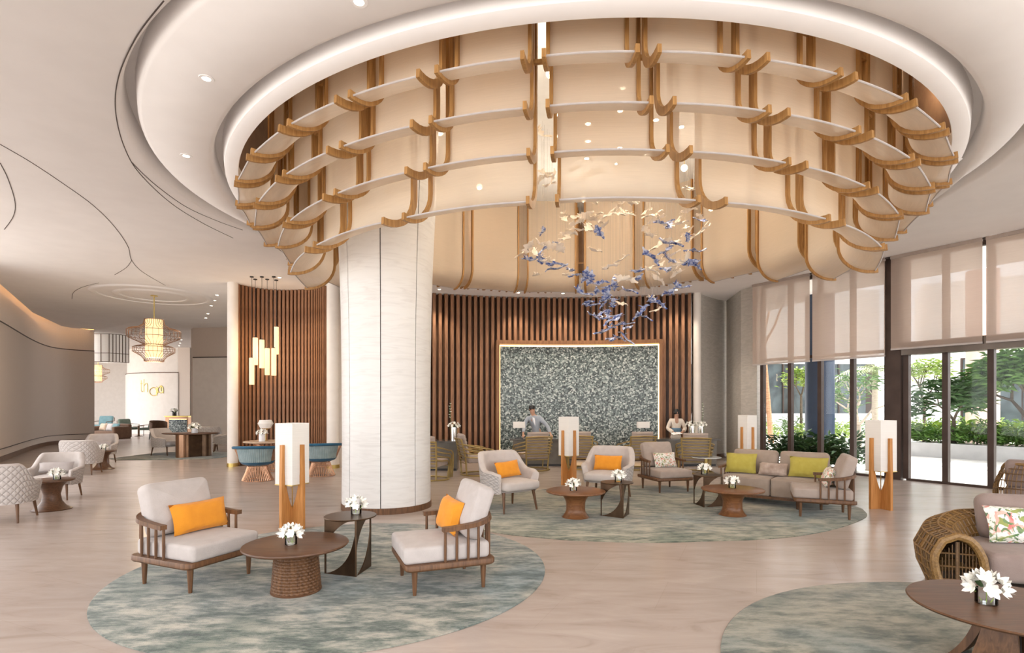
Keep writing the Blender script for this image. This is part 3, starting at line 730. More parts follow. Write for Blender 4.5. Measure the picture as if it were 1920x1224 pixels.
for i, (u, v, col) in enumerate(bird):
    Y = 11.1+rb.uniform(-.9, .9); z = H+(HZ-v)*Y/F; x = U(u, Y)
    k = rb.randrange(4); me = (lm_c if col == 'c' else lm_b)[k]
    o = put('glass_leaf', me, 'bird_cream' if col == 'c' else 'bird_blue', SC, (x-SC.location.x, Y-SC.location.y, z))
    o.rotation_euler = (rb.uniform(-.5, .5), rb.uniform(-.6, .6), rb.uniform(-PI, PI)); s = rb.uniform(1.0, 1.65); o.scale = (s, s, s)
    wr = MB().tube([(0, 0, 0), (0, 0, 7.48-z)], .0012, 4).build('wire', 'wire', SC); wr.location = (x-SC.location.x, Y-SC.location.y, z)

# downlights set flush in the ceiling
dl_me = MB().lathe([(.045, -.003), (.045, .0)], 20).mesh('lens', True); dr_me = MB().lathe([(.045, -.006), (.075, -.006), (.078, .0), (.045, .0)], 20, cap=False).mesh('trim_ring', True)
for u, v, lab, e in [(387, 147, 'downlight nearest the entrance on the plain ceiling left of the chandelier', 60), (349, 292, 'downlight in the coffer left of the chandelier, farther in', 60),
                  (673, 3, 'downlight at the very top edge of the picture', 60), (1792, 300, 'downlight right of the chandelier beside its lowest right ribs', 60),
                  (1863, 441, 'downlight above the right hand roller blinds', 40), (524, 520, 'downlight in front of the slatted recess', 40)]:
    zz = UPZ if (u, v) in ((387, 147), (349, 292), (673, 3), (1792, 300)) else CZ
    x, y = G(u, v, zz); t = thing('downlight', lab, 'light', (x, y, zz-.001)); put('lens', dl_me, 'downlight', t); put('trim_ring', dr_me, 'plaster', t)
for u, v in [(407, 553), (402, 563), (396, 573), (390, 588), (386, 596), (340, 637), (338, 643), (336, 648)]:
    x, y = G(u, v, CZ); t = thing('downlight', 'one of the row of small downlights along the corridor ceiling', 'light', (x, y, CZ-.001), 0, 'corridor downlights'); put('lens', dl_me, 'downlight', t); put('trim_ring', dr_me, 'plaster', t)
def spot(x, y, z, e, size=1.3, col=(1, .86, .70), blend=.6):
    ld = bpy.data.lights.new('downlight_beam', 'SPOT'); ld.energy = e; ld.spot_size = size; ld.spot_blend = blend; ld.color = col; ld.shadow_soft_size = .06
    o = bpy.data.objects.new('downlight_beam', ld); C.objects.link(o); o.location = (x, y, z); return o
for u, v, e in [(407, 553, 60), (396, 573, 60), (524, 520, 60)]:
    x, y = G(u, v, CZ); spot(x, y, CZ-.03, e, 2.2)
for x in (-2.2, .2, 1.6, 3.0, 5.0): spot(x, yw(x)-.75, CZ-.03, 150, 1.7); t = thing('downlight', 'one of the downlights washing the reception slat wall', 'light', (x, yw(x)-.75, CZ-.001), 0, 'downlights at the reception wall'); put('lens', dl_me, 'downlight', t); put('trim_ring', dr_me, 'plaster', t)

# ================================================================ RECEPTION BACKDROP
bx0, bx1 = -.56, 4.81
bd = thing('mosaic_backdrop', 'large grey pebble mosaic panel in a glowing wooden frame behind the reception', 'wall panel', (0, 0, 0))
def ring_strip(x0, x1, d0, d1, z0, z1, nn_=36):
    mb = MB(); rings = []
    for i in range(nn_+1):
        x = lerp(x0, x1, i/nn_); n_ = nw(x); rings.append([(x+n_.x*d, yw(x)+n_.y*d, z) for d, z in ((d0, z0), (d1, z0), (d1, z1), (d0, z1))])
    mb.loft(rings, True, True); return mb
ring_strip(bx0+.14, bx1-.14, .15, .30, .21, 3.64).build('mosaic', 'mosaic', bd)
ring_strip(bx0+.10, bx1-.10, .13, .17, .15, 3.70).build('light_strip', 'led_warm', bd)
ring_strip(bx0, bx1, .06, .38, 3.71, 3.83).build('frame_top', 'wood_frame', bd)
ring_strip(bx0, bx1, .06, .38, .03, .14).build('frame_bottom', 'wood_frame', bd)
ring_strip(bx0, bx0+.10, .06, .38, .03, 3.83, 2).build('frame_side', 'wood_frame', bd)
ring_strip(bx1-.10, bx1, .06, .38, .03, 3.83, 2).build('frame_side', 'wood_frame', bd)
# ================================================================ RUGS
def rug(name, mat, label, pts, edge_mat='dark_joint'):
    cx = sum(p[0] for p in pts)/len(pts); cy = sum(p[1] for p in pts)/len(pts)
    mb = MB(); n = len(pts)
    R = lambda s, z: [((x-cx)*s, (y-cy)*s, z) for x, y in pts]
    mb.loft([R(1, 0.001), R(1.001, .008), R(.998, .012), R(.5, .0125)], True, False); mb.add(R(.5, .0125), [tuple(range(n))])
    t = mb.build(name, mat, None, angle=80); t.location = (cx, cy, 0); return tag(t, label, 'rug')
def circ(cx, cy, rx, ry, n=96, rot=0):
    return [(cx+rx*math.cos(2*PI*i/n)*math.cos(rot)-ry*math.sin(2*PI*i/n)*math.sin(rot), cy+rx*math.cos(2*PI*i/n)*math.sin(rot)+ry*math.sin(2*PI*i/n)*math.cos(rot)) for i in range(n)]
rug('round_rug', 'rug_one', 'round mottled grey green and blue rug under the two orange pillow chairs in front', circ(-1.83, 5.93, 2.18, 2.18))
r2 = [(5.92, 9.3), (5.60, 8.67), (4.98, 8.08), (4.44, 7.68), (3.81, 7.34), (3.18, 7.15), (2.62, 7.08), (1.8, 7.0), (.93, 7.08), (.4, 7.24), (-.2, 7.52), (-.75, 8.1), (-.95, 8.9), (-.75, 9.9), (-.2, 10.8), (.8, 11.5), (2.0, 11.85), (3.2, 11.95), (4.4, 11.7), (5.3, 11.0), (5.85, 10.1)]
rug('oval_rug', 'rug_two', 'large oval beige green rug under the sofa group', [(x, y) for x, y, z in catmull([(x, y, 0) for x, y in r2]+[(r2[0][0], r2[0][1], 0)], 6)[:-1]])
rug('round_rug', 'rug_three', 'round green grey rug at the lower right under the dark table', circ(3.66, 3.10, 2.32, 2.32))
rug('dining_rug', 'rug_far', 'grey rug under the bronze legged table in the corridor', [(-13.2, 18.0), (-12.6, 17.5), (-9.9, 17.9), (-9.7, 18.6), (-9.9, 20.4), (-12.2, 21), (-13.1, 20.2)])
RZ = .0125

# ================================================================ FURNITURE BUILDERS
def tapered_leg(x, y, h, r0=.026, r1=.016, lx=0, ly=0):
    return MB().tube([(x+lx, y+ly, 0), (x, y, h)], [r1, r0], 10)
def lounge_chair(label, loc, rz, group='spindle lounge chairs', seat='linen_light', w=.84, d=.86):
    t = thing('lounge_chair', label, 'chair', loc, rz, group)
    fr = MB(); pl = rounded_rect(w, d, .07, 5)
    fr.loft([[(x*.97, y*.97, .235) for x, y in pl], [(x, y, .25) for x, y in pl], [(x, y, .285) for x, y in pl], [(x*.985, y*.985, .295) for x, y in pl]], True, True)
    fr.build('seat_frame', 'wood_chair', t)
    for sx in (-1, 1):
        for sy in (-1, 1): tapered_leg(sx*(w/2-.10), sy*(d/2-.10), .24, .030, .017).build('leg', 'wood_chair', t)
    # rail: a U bent round the back, arms ending half way along the seat
    hw, hd = w/2-.025, d/2-.03; rr = .16; path = []
    path += [(-hw-.015, -.09, .600), (-hw-.01, 0, .602), (-hw, hd-rr-.05, .618)]
    for i in range(7):
        a = PI-PI/2*i/6; path.append((-hw+rr+rr*math.cos(a), hd-rr+rr*math.sin(a), .625+.05*i/6))
    path2 = [(-x, y, z) for x, y, z in path[::-1]]; path = path+[(0, hd+.01, .685)]+path2
    MB().tube(path, .02, 4, flat=(.021, .031)).build('arm_rail', 'wood_chair', t)
    sp = MB().tube([(0, 0, .285), (0, 0, .44), (0, 0, .612)], [.0125, .0145, .0125], 8).mesh('spindle', True)
    for sx in (-1, 1):
        for y in (-.06, .05, .16, .26): put('spindle', sp, 'wood_chair', t, (sx*(hw-.004), y, 0))
    for x in (-.32, -.24, -.12, 0, .12, .24, .32):
        o = put('spindle', sp, 'wood_chair', t, (x, hd-.012, 0)); o.scale = (1, 1, 1.13); o.location.z = -.037
    m = cushion_mb(w-.10, d-.04, .155, .035, .012); place(m, (0, -.025, .292)); m.build('seat_cushion', seat, t)
    b = cushion_mb(w-.16, .52, .17, .05, .05); place(b, (0, d/2-.20, .46), rx=math.radians(72)); place(b, (0, 0, 0))
    b.v = [(x, y, z) for x, y, z in b.v]
    zs = min(p[2] for p in b.v); b.v = [(x, y, z-zs+.448) for x, y, z in b.v]; ym = max(p[1] for p in b.v); b.v = [(x, y-(ym-(d/2+.02)), z) for x, y, z in b.v]
    b.build('back_cushion', seat, t)
    return t
def throw_pillow(label, mat, loc, rz, w=.48, h=.30, t=.14, lean=.35, name='throw_pillow', group=None, roll=0):
    """loc is the point under the pillow's lower edge"""
    m = pillow_mb(w, h, t); place(m, (0, 0, 0), ry=roll); place(m, (0, 0, 0), rx=-lean)
    zs = min(p[2] for p in m.v); m.v = [(x, y, z-zs) for x, y, z in m.v]
    o = m.build(name, mat); o.location = loc; o.rotation_euler = (0, 0, rz); return tag(o, label, 'pillow', group)
def loc_of(root, p):
    m = Matrix.Translation(root.location) @ Euler(root.rotation_euler).to_matrix().to_4x4(); q = m @ Vector(p); return (q.x, q.y, q.z)

def tub_chair(label, loc, rz, group, s=1.0):
    t = thing('tub_chair', label, 'chair', loc, rz, group); t.scale = (s, s, s)
    a, bk, z0 = .38, .38, .27
    def plan(q, off=0, flare=0):                              # q in -1..1 from right arm front round the back to left arm front
        an = q*2.15; ex = 2.6
        c, s_ = math.sin(an), math.cos(an)
        sg = lambda v: (1 if v >= 0 else -1)
        x = (a-off+flare)*sg(c)*abs(c)**(2/ex); y = (bk-off+flare)*sg(s_)*abs(s_)**(2/ex)
        if abs(q) > .8: y = (bk-off+flare)*-1*((abs(q)-.75)/.25)**1.2*.82 if False else y
        return x, y
    def top(q):
        q = abs(q); return lerp(.82, .56, smooth((q-.38)/.36))-.03*smooth((q-.8)/.2)
    mb = MB()
    def outer(u, v):
        q = 2*u-1; x, y = plan(q, 0, .045*v); return (x, y, lerp(z0, top(q), v))
    nu = 40
    mb.grid(outer, nu, 6, uv=lambda u, v: (u*1.75, v*.55))
    mb.build('shell', 'quilt_fabric', t, angle=70)
    inn = MB()
    def inner(u, v):
        q = 2*u-1
        T = top(q)
        if v < .25:
            k = v/.25; an = k*PI; x, y = plan(q, .045*(1-math.cos(an))*1.0, .045); return (x, y, T+.028*math.sin(an))
        k = (v-.25)/.75; x, y = plan(q, .09+.02*k, .045*(1-k)); return (x, y, lerp(T, .30, k))
    inn.grid(inner, nu, 14)
    # rounded arm fronts
    for e in (0, 1):
        lp = [outer(e, j/6) for j in range(7)]+[inner(e, .25*j/5) for j in range(1, 6)]+[inner(e, .25+.75*j/6) for j in range(1, 7)]
        c_ = Vector((sum(p[0] for p in lp)/len(lp), sum(p[1] for p in lp)/len(lp), sum(p[2] for p in lp)/len(lp)))
        lp2 = [((p[0]-c_.x)*.7+c_.x, p[1]-.022, (p[2]-c_.z)*.88+c_.z) for p in lp]
        inn.loft([lp, lp2], True, False); inn.add(lp2, [tuple(range(len(lp2)))])
    inn.build('lining', 'shell_fabric', t, angle=70)
    un = MB(); R = [plan(2*i/30-1, .012) for i in range(31)]
    un.add([(x, y, z0+.004) for x, y in R]+[(x, y, .33) for x, y in R], [tuple(range(31)), tuple(range(31, 62))]+[(30, 0, 31, 61)]); un.build('underside', 'shell_fabric', t)
    m = cushion_mb(.62, .62, .13, .045, .02); place(m, (0, -.075, .315)); m.build('seat_cushion', 'shell_fabric', t)
    for sx in (-1, 1):
        for sy, ly in ((-1, -.05), (1, .05)): tapered_leg(sx*.27, sy*.25, z0+.02, .024, .014, sx*.03, ly).build('leg', 'wood_chair', t)
    return t

def round_coffee(label, loc, mat, r, h, rb=.21, woven=False, group=None):
    t = thing('coffee_table', label, 'table', loc, 0, group)
    MB().lathe([(.02, h-.038), (r*.85, h-.038), (r*.975, h-.030), (r, h-.016), (r*.992, h-.004), (r*.97, h), (.02, h)], 64).build('tabletop', mat, t)
    if woven:
        nr_, na = 56, 120; mb = MB(); rings = []
        for i in range(nr_+1):
            v = i/nr_; base = lerp(rb, rb*.86, v**.9); row = i/4; k = int(row)
            rg = []
            for j in range(na):
                a = 2*PI*j/na; b = abs(math.sin((a*15/1+k*PI/2)))**.6*math.sin(PI*(row-k))**.7
                rg.append(((base+.013*b)*math.cos(a), (base+.013*b)*math.sin(a), .012+(h-.05-.012)*v))
            rings.append(rg)
        mb.loft(rings, True, True); mb.build('woven_base', 'wood_chair', t)
        MB().lathe([(rb+.012, 0), (rb+.014, .012), (rb+.006, .02)], 48).build('base_rim', 'wood_top', t)
    else:
        p = []
        for i in range(15):
            v = i/14; rr = .148+.062*max(0, (1-v*3.2))**1.6+.10*max(0, (v-.55)/.45)**1.8; p.append((rr, .004+v*(h-.04)))
        MB().lathe([(.20, 0), (.212, .004)]+p[1:], 48).build('pedestal', mat, t)
    return t
def blade_table(label, loc, rz, r, h, group='bronze blade side tables'):
    t = thing('side_table', label, 'table', loc, rz, group)
    MB().lathe([(.02, h-.014), (r-.006, h-.014), (r, h-.007), (r-.005, h), (.02, h)], 48).build('tabletop', 'bronze', t)
    hh = h-.014; w = .37; c0 = (0, -r*.86)                      # two plates meeting at the front corner, each with a curved cut
    up = [(0, hh), (w, hh), (w, hh*.45)]+bez((w-.012, hh*.42), (w*.80, hh*.86), (w*.10, hh), 10)[1:-1]
    lo = [(w, 0), (0, 0), (0, hh*.78)]+bez((.012, hh*.74), (w*.16, hh*.14), (w*.96, 0), 10)[1:-1]
    up2 = [(0, hh), (w, hh)]+bez((w*.90, hh), (w*.2, hh*.86), (.012, hh*.45), 10)[1:]+[(0, hh*.42)]
    lo2 = [(w, 0), (w, hh*.80)]+bez((w-.012, hh*.76), (w*.84, hh*.14), (.04, 0), 10)[1:]
    for k, (an, pa, pb) in enumerate(((math.radians(133), up, lo), (math.radians(52), up2, lo2))):
        m = Matrix.Translation((c0[0], c0[1], 0)) @ Matrix.Rotation(an, 4, 'Z')
        for nm, pg in (('upper_blade', pa), ('lower_blade', pb)):
            mb = MB().prism(pg, .012, 'xz'); mb.v = [tuple(m @ Vector(p)) for p in mb.v]; mb.build(nm, 'bronze', t, smooth=False)
        mb = MB().box(w-.014, w, -.008, .008, 0, hh); mb.v = [tuple(m @ Vector(p)) for p in mb.v]; mb.build('post', 'bronze', t, smooth=False)
    MB().box(-.009, .009, c0[1]-.009, c0[1]+.009, 0, hh).build('post', 'bronze', t, smooth=False)
    return t
def petal_mesh(L, W, curl):
    mb = MB(); n = 5
    def f(a, b):
        t = a; w = W*math.sin(PI*min(1, .12+t*.88))**.8*(2*b-1); return (L*t*math.cos(curl*t), w, L*t*math.sin(curl*t*.6+.5)-.25*w*w/W)
    mb.grid(f, n, 2); return mb
def blossom_mesh(seed, L=.055):
    r = random.Random(seed); mb = MB()
    for k in range(6):
        pm = petal_mesh(L*r.uniform(.85, 1.1), L*.33, r.uniform(.2, .7)); m = Euler((0, r.uniform(-.25, .2), 2*PI*k/6+r.uniform(-.15, .15))).to_matrix()
        mb.add([m @ Vector(p) for p in pm.v], pm.f)
    return mb.mesh('blossom', True, 80)
BL = [blossom_mesh(i) for i in range(4)]
LEAFM = petal_mesh(.08, .018, .3).mesh('leaf', True, 80)
def flower_vase(label, loc, group='low vases of white lilies', s=1.0, n=13, vmat='vase_glass', vr=.055, vh=.085, spread=.085, leaves=3):
    t = thing('flower_vase', label, 'flowers', loc, random.uniform(0, 6), group); t.scale = (s, s, s)
    MB().lathe([(vr*.96, 0), (vr, .004), (vr, vh), (vr-.004, vh), (vr-.004, .008), (.004, .008)], 28, cap=True).build('vase', vmat, t)
    st = MB()
    rr = random.Random(hash(label) % 1000)
    for i in range(n):
        if i == 0: th, ph = 0, 0
        elif i < 6: th, ph = .75, 2*PI*i/5
        else: th, ph = 1.38, 2*PI*(i+.5)/max(1, n-6)
        th += rr.uniform(-.12, .12); ph += rr.uniform(-.2, .2)
        d = Vector((math.sin(th)*math.cos(ph), math.sin(th)*math.sin(ph), math.cos(th))); c = Vector((0, 0, vh+.012))+Vector((d.x*spread, d.y*spread, d.z*spread*.75))
        o = put('blossom', BL[i % 4], 'petal_white', t, tuple(c)); o.rotation_euler = d.to_track_quat('Z', 'Y').to_euler(); o.scale = (.95,)*3
        if i % 3 == 0: st.tube([(d.x*vr*.4, d.y*vr*.4, .012), tuple(c)], .0022, 5)
    st.build('stems', 'leaf_bright', t)['kind'] = 'stuff'
    for i in range(leaves):
        a = rr.uniform(0, 6.28); o = put('leaf', LEAFM, 'leaf_dark', t, (math.cos(a)*vr*.7, math.sin(a)*vr*.7, vh)); o.rotation_euler = (0, 0, a)
    return t
def floor_lamp(label, loc, rz):
    rz = PI/4-math.atan2(loc[0], loc[1])
    t = thing('floor_lamp', label, 'lamp', loc, rz, 'oak floor lamps')
    s = .158; z0, z1 = .645, 1.50
    sh = MB(); pl = [(-s, -s), (s, -s), (s, s), (-s, s)]; pi_ = [(x*.975, y*.975) for x, y in pl]
    sh.loft([[(x, y, z0) for x, y in pl], [(x, y, z1) for x, y in pl], [(x, y, z1) for x, y in pi_], [(x, y, z0) for x, y in pi_], [(x, y, z0) for x, y in pl]], True, False)
    sh.build('shade', 'lamp_shade', t, smooth=False)
    so, si = .215, .162
    inn = [(si, 1.20), (si, .82)]+[(lerp(si, 0, (k/10)**2.0) if k < 10 else 0, lerp(.82, .27, smooth(k/10)*.5+k/20)) for k in range(1, 11)]
    half = [(so, 0), (so, .60), (so-.010, 1.20)]+inn
    poly = half+[(-x, z) for x, z in half[::-1][1:]]
    for k in range(2):
        mb = MB().prism(poly, .048, 'xz'); m = Matrix.Rotation(PI/2*k, 4, 'Z'); mb.v = [tuple(m @ Vector(p)) for p in mb.v]; mb.build('forked_leg', 'wood_oak', t, smooth=False)
    MB().tube([(0, 0, .26), (0, 0, 1.30)], .007, 8).build('rod', 'brass', t)
    fr = MB()
    for z in (z0-.012, ): fr.box(-s-.004, s+.004, -s-.004, -s+.006, z, z+.012).box(-s-.004, s+.004, s-.006, s+.004, z, z+.012).box(-s-.004, -s+.006, -s, s, z, z+.012).box(s-.006, s+.004, -s, s, z, z+.012)
    fr.build('shade_rim', 'brass', t, smooth=False)
    MB().lathe([(.02, 1.10), (.045, 1.16), (.05, 1.2), (.03, 1.25), (.006, 1.27)], 16).build('bulb', 'bulb_glow', t)
    return t

# ================================================================ FRONT GROUP ON THE ROUND RUG
cA = lounge_chair('spindle lounge chair at the front left with pale cushions, turned to the right', (-3.155, 5.52, RZ), face_rz(.914, -.406))
throw_pillow('wide orange pillow on the front left lounge chair', 'orange_cloth', loc_of(cA, (.10, .10, .46)), cA.rotation_euler.z, .62, .31, .15, .30)
cB = lounge_chair('spindle lounge chair at the front right of the woven table, seen from its side', (-.70, 5.44, RZ), face_rz(-.93, -.365))
throw_pillow('orange pillow set on its corner in the lounge chair right of the woven table', 'orange_cloth', loc_of(cB, (-.02, .10, .46)), cB.rotation_euler.z+.25, .38, .34, .17, .25, roll=.12)
tA = round_coffee('round dark wood coffee table on a woven drum base between the orange pillow chairs', (-2.03, 5.17, RZ), 'wood_top', .475, .445, .215, True)
flower_vase('white lilies in a short glass on the woven drum table', (-2.06, 5.12, .4585))
sA = blade_table('bronze blade side table beside the round column', (-1.70, 5.78, RZ), math.radians(29), .27, .583)
flower_vase('white lilies in a short glass on the side table by the column', (-1.66, 5.85, .597))
floor_lamp('tall oak floor lamp with white box shade left of the round column', (-3.12, 7.8, 0), PI/4)

# ================================================================ GROUP ON THE OVAL RUG
q1 = tub_chair('pale tub armchair with an orange pillow, turned towards the windows', (-.06, 9.25, RZ), face_rz(.60, -.80), 'tub armchairs on the oval rug', 1.13)
throw_pillow('orange pillow tilted in the tub armchair turned to the windows', 'orange_cloth', loc_of(q1, (.02, .04, .52)), q1.rotation_euler.z, .50, .28, .13, .38, roll=-.06)
q2 = tub_chair('pale tub armchair facing the entrance, behind a small bronze table', (1.80, 10.3, RZ), face_rz(-.42, -.9), 'tub armchairs on the oval rug', 1.13)
throw_pillow('orange pillow upright in the armchair behind the small bronze table', 'orange_cloth', loc_of(q2, (-.02, .06, .52)), q2.rotation_euler.z, .54, .29, .13, .30)
round_coffee('round red brown pedestal table in front of the two tub armchairs', (.99, 8.55, RZ), 'wood_red', .46, .42)
flower_vase('white lilies in a small glass on the pedestal table of the tub armchairs', (.95, 8.5, .433))
blade_table('bronze blade side table at the right of the tub armchairs', (1.66, 8.68, RZ), math.radians(12), .26, .53)
flower_vase('white flowers on the bronze side table in front of the facing armchair', (1.68, 8.68, .543))
cG = lounge_chair('spindle lounge chair with a floral pillow, facing the entrance', (3.15, 11.32, RZ), face_rz(.28, -.96), seat='linen_beige')
throw_pillow('cream pillow with red and green flowers on the lounge chair facing the entrance', 'floral_cloth', loc_of(cG, (.05, .08, .46)), cG.rotation_euler.z, .52, .32, .14, .35)
round_coffee('round red brown pedestal table in front of the sofa', (3.50, 8.72, RZ), 'wood_red', .475, .42)
flower_vase('white flowers on the pedestal table in front of the sofa', (3.52, 8.78, .433))
blade_table('bronze blade side table at the left end of the sofa', (3.40, 9.55, RZ), math.radians(-35), .25, .536)
flower_vase('white flowers on the bronze table at the left end of the sofa', (3.36, 9.6, .549))
# sofa
so_f = Vector((-.61, -.79)); sofa = thing('sofa', 'two seat taupe sofa with wooden arms and lime pillows by the windows', 'sofa', (4.74, 9.88, RZ), face_rz(so_f.x, so_f.y))
SW, SD = 1.78, .90
pl = rounded_rect(SW, SD, .05, 4)
MB().loft([[(x, y, .11) for x, y in pl], [(x, y, .155) for x, y in pl]], True, True).build('seat_frame', 'wood_chair', sofa)
for sx in (-1, 1):
    for sy in (-1, 1): tapered_leg(sx*(SW/2-.12), sy*(SD/2-.12), .12, .026, .02).build('leg', 'wood_chair', sofa)
    m = cushion_mb(SW/2-.05, SD-.08, .315, .035, .012); place(m, (sx*(SW/4-.02), -.03, .15)); m.build('seat_cushion', 'sofa_taupe', sofa)
    b = cushion_mb(SW/2-.10, .46, .17, .05, .03); place(b, (0, 0, 0), rx=math.radians(76)); zs = min(p[2] for p in b.v); b.v = [(x+sx*(SW/4-.035), y+SD/2-.02-max(p[1] for p in b.v), z-zs+.44) for x, y, z in b.v]; b.build('back_cushion', 'sofa_taupe', sofa)
    MB().tube([(sx*(SW/2-.005), -.30, .60), (sx*(SW/2-.005), .05, .605), (sx*(SW/2-.01), .36, .63), (sx*(SW/2-.06), SD/2-.03, .64)], .02, 4, flat=(.018, .032)).build('arm_rail', 'wood_chair', sofa)
    for y in (-.26, -.02, .12, .26): MB().tube([(sx*(SW/2-.012), y, .14), (sx*(SW/2-.012), y, .60)], .013, 8).build('spindle', 'wood_chair', sofa)
MB().tube([(-SW/2+.06, SD/2-.03, .64), (0, SD/2-.01, .65), (SW/2-.06, SD/2-.03, .64)], .02, 4, flat=(.018, .03)).build('back_rail', 'wood_chair', sofa)
for i in range(9):
    x = -SW/2+.12+(SW-.24)*i/8; MB().tube([(x, SD/2-.02, .14), (x, SD/2-.02, .64)], .012, 8).build('spindle', 'wood_chair', sofa)
throw_pillow('lime green pillow at the left end of the sofa', 'lime_cloth', loc_of(sofa, (-.60, .02, .485)), sofa.rotation_euler.z+.05, .55, .38, .15, .32)
throw_pillow('lime green pillow at the right end of the sofa', 'lime_cloth', loc_of(sofa, (.52, .02, .485)), sofa.rotation_euler.z-.05, .62, .37, .15, .32)
throw_pillow('small shiny brown pillow in the middle of the sofa', 'velvet_brown', loc_of(sofa, (-.04, -.02, .485)), sofa.rotation_euler.z, .48, .24, .13, .45)
cH = lounge_chair('spindle lounge chair at the right end of the oval rug, seen from its side', (4.95, 8.77, RZ), face_rz(-.915, .40), seat='linen_beige')
throw_pillow('floral pillow on the lounge chair beside the sofa', 'floral_cloth', loc_of(cH, (.02, .08, .46)), cH.rotation_euler.z, .44, .32, .15, .35)
floor_lamp('oak floor lamp with white box shade between the two tub armchairs', (1.26, 12.2, 0), PI/4)
floor_lamp('oak floor lamp with white box shade behind the left end of the sofa', (6.04, 14.1, 0), PI/4)
floor_lamp('oak floor lamp with white box shade by the brown window post', (6.27, 9.34, 0), PI/4)

# ================================================================ TUB CHAIRS ALONG THE LEFT WALL
tub_chair('pale tub armchair with quilted back at the left edge of the picture', (-7.75, 8.35, 0), face_rz(-.35, .94), 'tub armchairs along the left wall', 1.05)
k2 = tub_chair('pale tub armchair facing the entrance with a grey bolster, behind the leftmost low table', (-8.60, 10.35, 0), face_rz(.30, -.95), 'tub armchairs along the left wall', 1.0)
throw_pillow('grey bolster pillow in the tub armchair behind the leftmost low table', 'pillow_grey', loc_of(k2, (0, .03, .49)), k2.rotation_euler.z, .56, .20, .14, .3)
tub_chair('pale tub armchair with quilted back, third along the left wall', (-10.95, 14.0, 0), face_rz(-.30, .95), 'tub armchairs along the left wall', 1.05)
k4 = tub_chair('pale tub armchair farthest along the left wall', (-12.38, 16.5, 0), face_rz(.35, -.94), 'tub armchairs along the left wall', 1.05)
throw_pillow('grey bolster pillow in the armchair farthest along the left wall', 'pillow_grey', loc_of(k4, (0, .03, .49)), k4.rotation_euler.z, .56, .20, .14, .3)
def drum_table(label, loc):
    t = thing('low_table', label, 'table', loc, 0, 'low tables along the left wall')
    MB().lathe([(.02, .475), (.30, .475), (.315, .485), (.315, .505), (.30, .51), (.02, .51)], 48).build('tabletop', 'wood_top', t)
    MB().lathe([(.27, 0), (.28, .012), (.20, .05), (.14, .14), (.12, .26), (.15, .38), (.22, .475)], 40).build('pedestal', 'wood_top', t)
drum_table('low round wood table between the two nearest armchairs on the left', (-7.75, 9.25, 0)); flower_vase('white flowers on the low table nearest the left edge', (-7.62, 9.2, .51))
drum_table('low round wood table between the far pair of armchairs on the left', (-11.25, 15.1, 0)); flower_vase('white flowers on the far low table along the left wall', (-11.15, 15.0, .51))
# ================================================================ RIGHT FOREGROUND
t4 = thing('coffee_table', 'big round dark table cut by the right edge, on arched plank legs', 'table', (3.27, 3.62, RZ))
MB().lathe([(.02, .392), (.50, .392), (.542, .40), (.552, .412), (.545, .42), (.02, .42)], 72).build('tabletop', 'wood_top', t4)
for k in range(4):
    outp = [(x, z) for x, z in bez((.31, 0), (.17, .14), (.13, .392), 12)]; inp = [(.05, .392), (.05, .34), (.09, .16), (.17, .0)]
    mb = MB(); sec = []
    n_ = 12
    for i in range(n_+1):
        v = i/n_; r = outp[i][0]; wd = lerp(.145, .075, v); sec.append([(r, -wd, outp[i][1]), (r, wd, outp[i][1]), (r-.05, wd*.92, outp[i][1]), (r-.05, -wd*.92, outp[i][1])])
    mb.loft(sec, True, True); m = Matrix.Rotation(PI/2*k+.55, 4, 'Z'); mb.v = [tuple(m @ Vector(p)) for p in mb.v]; mb.build('leg', 'wood_chair', t4)
MB().lathe([(.07, .0), (.06, .39)], 20).build('core', 'dark_joint', t4)
flower_vase('large white lilies in a glass on the big dark table at the lower right', (3.16, 3.66, .4325), s=1.12)

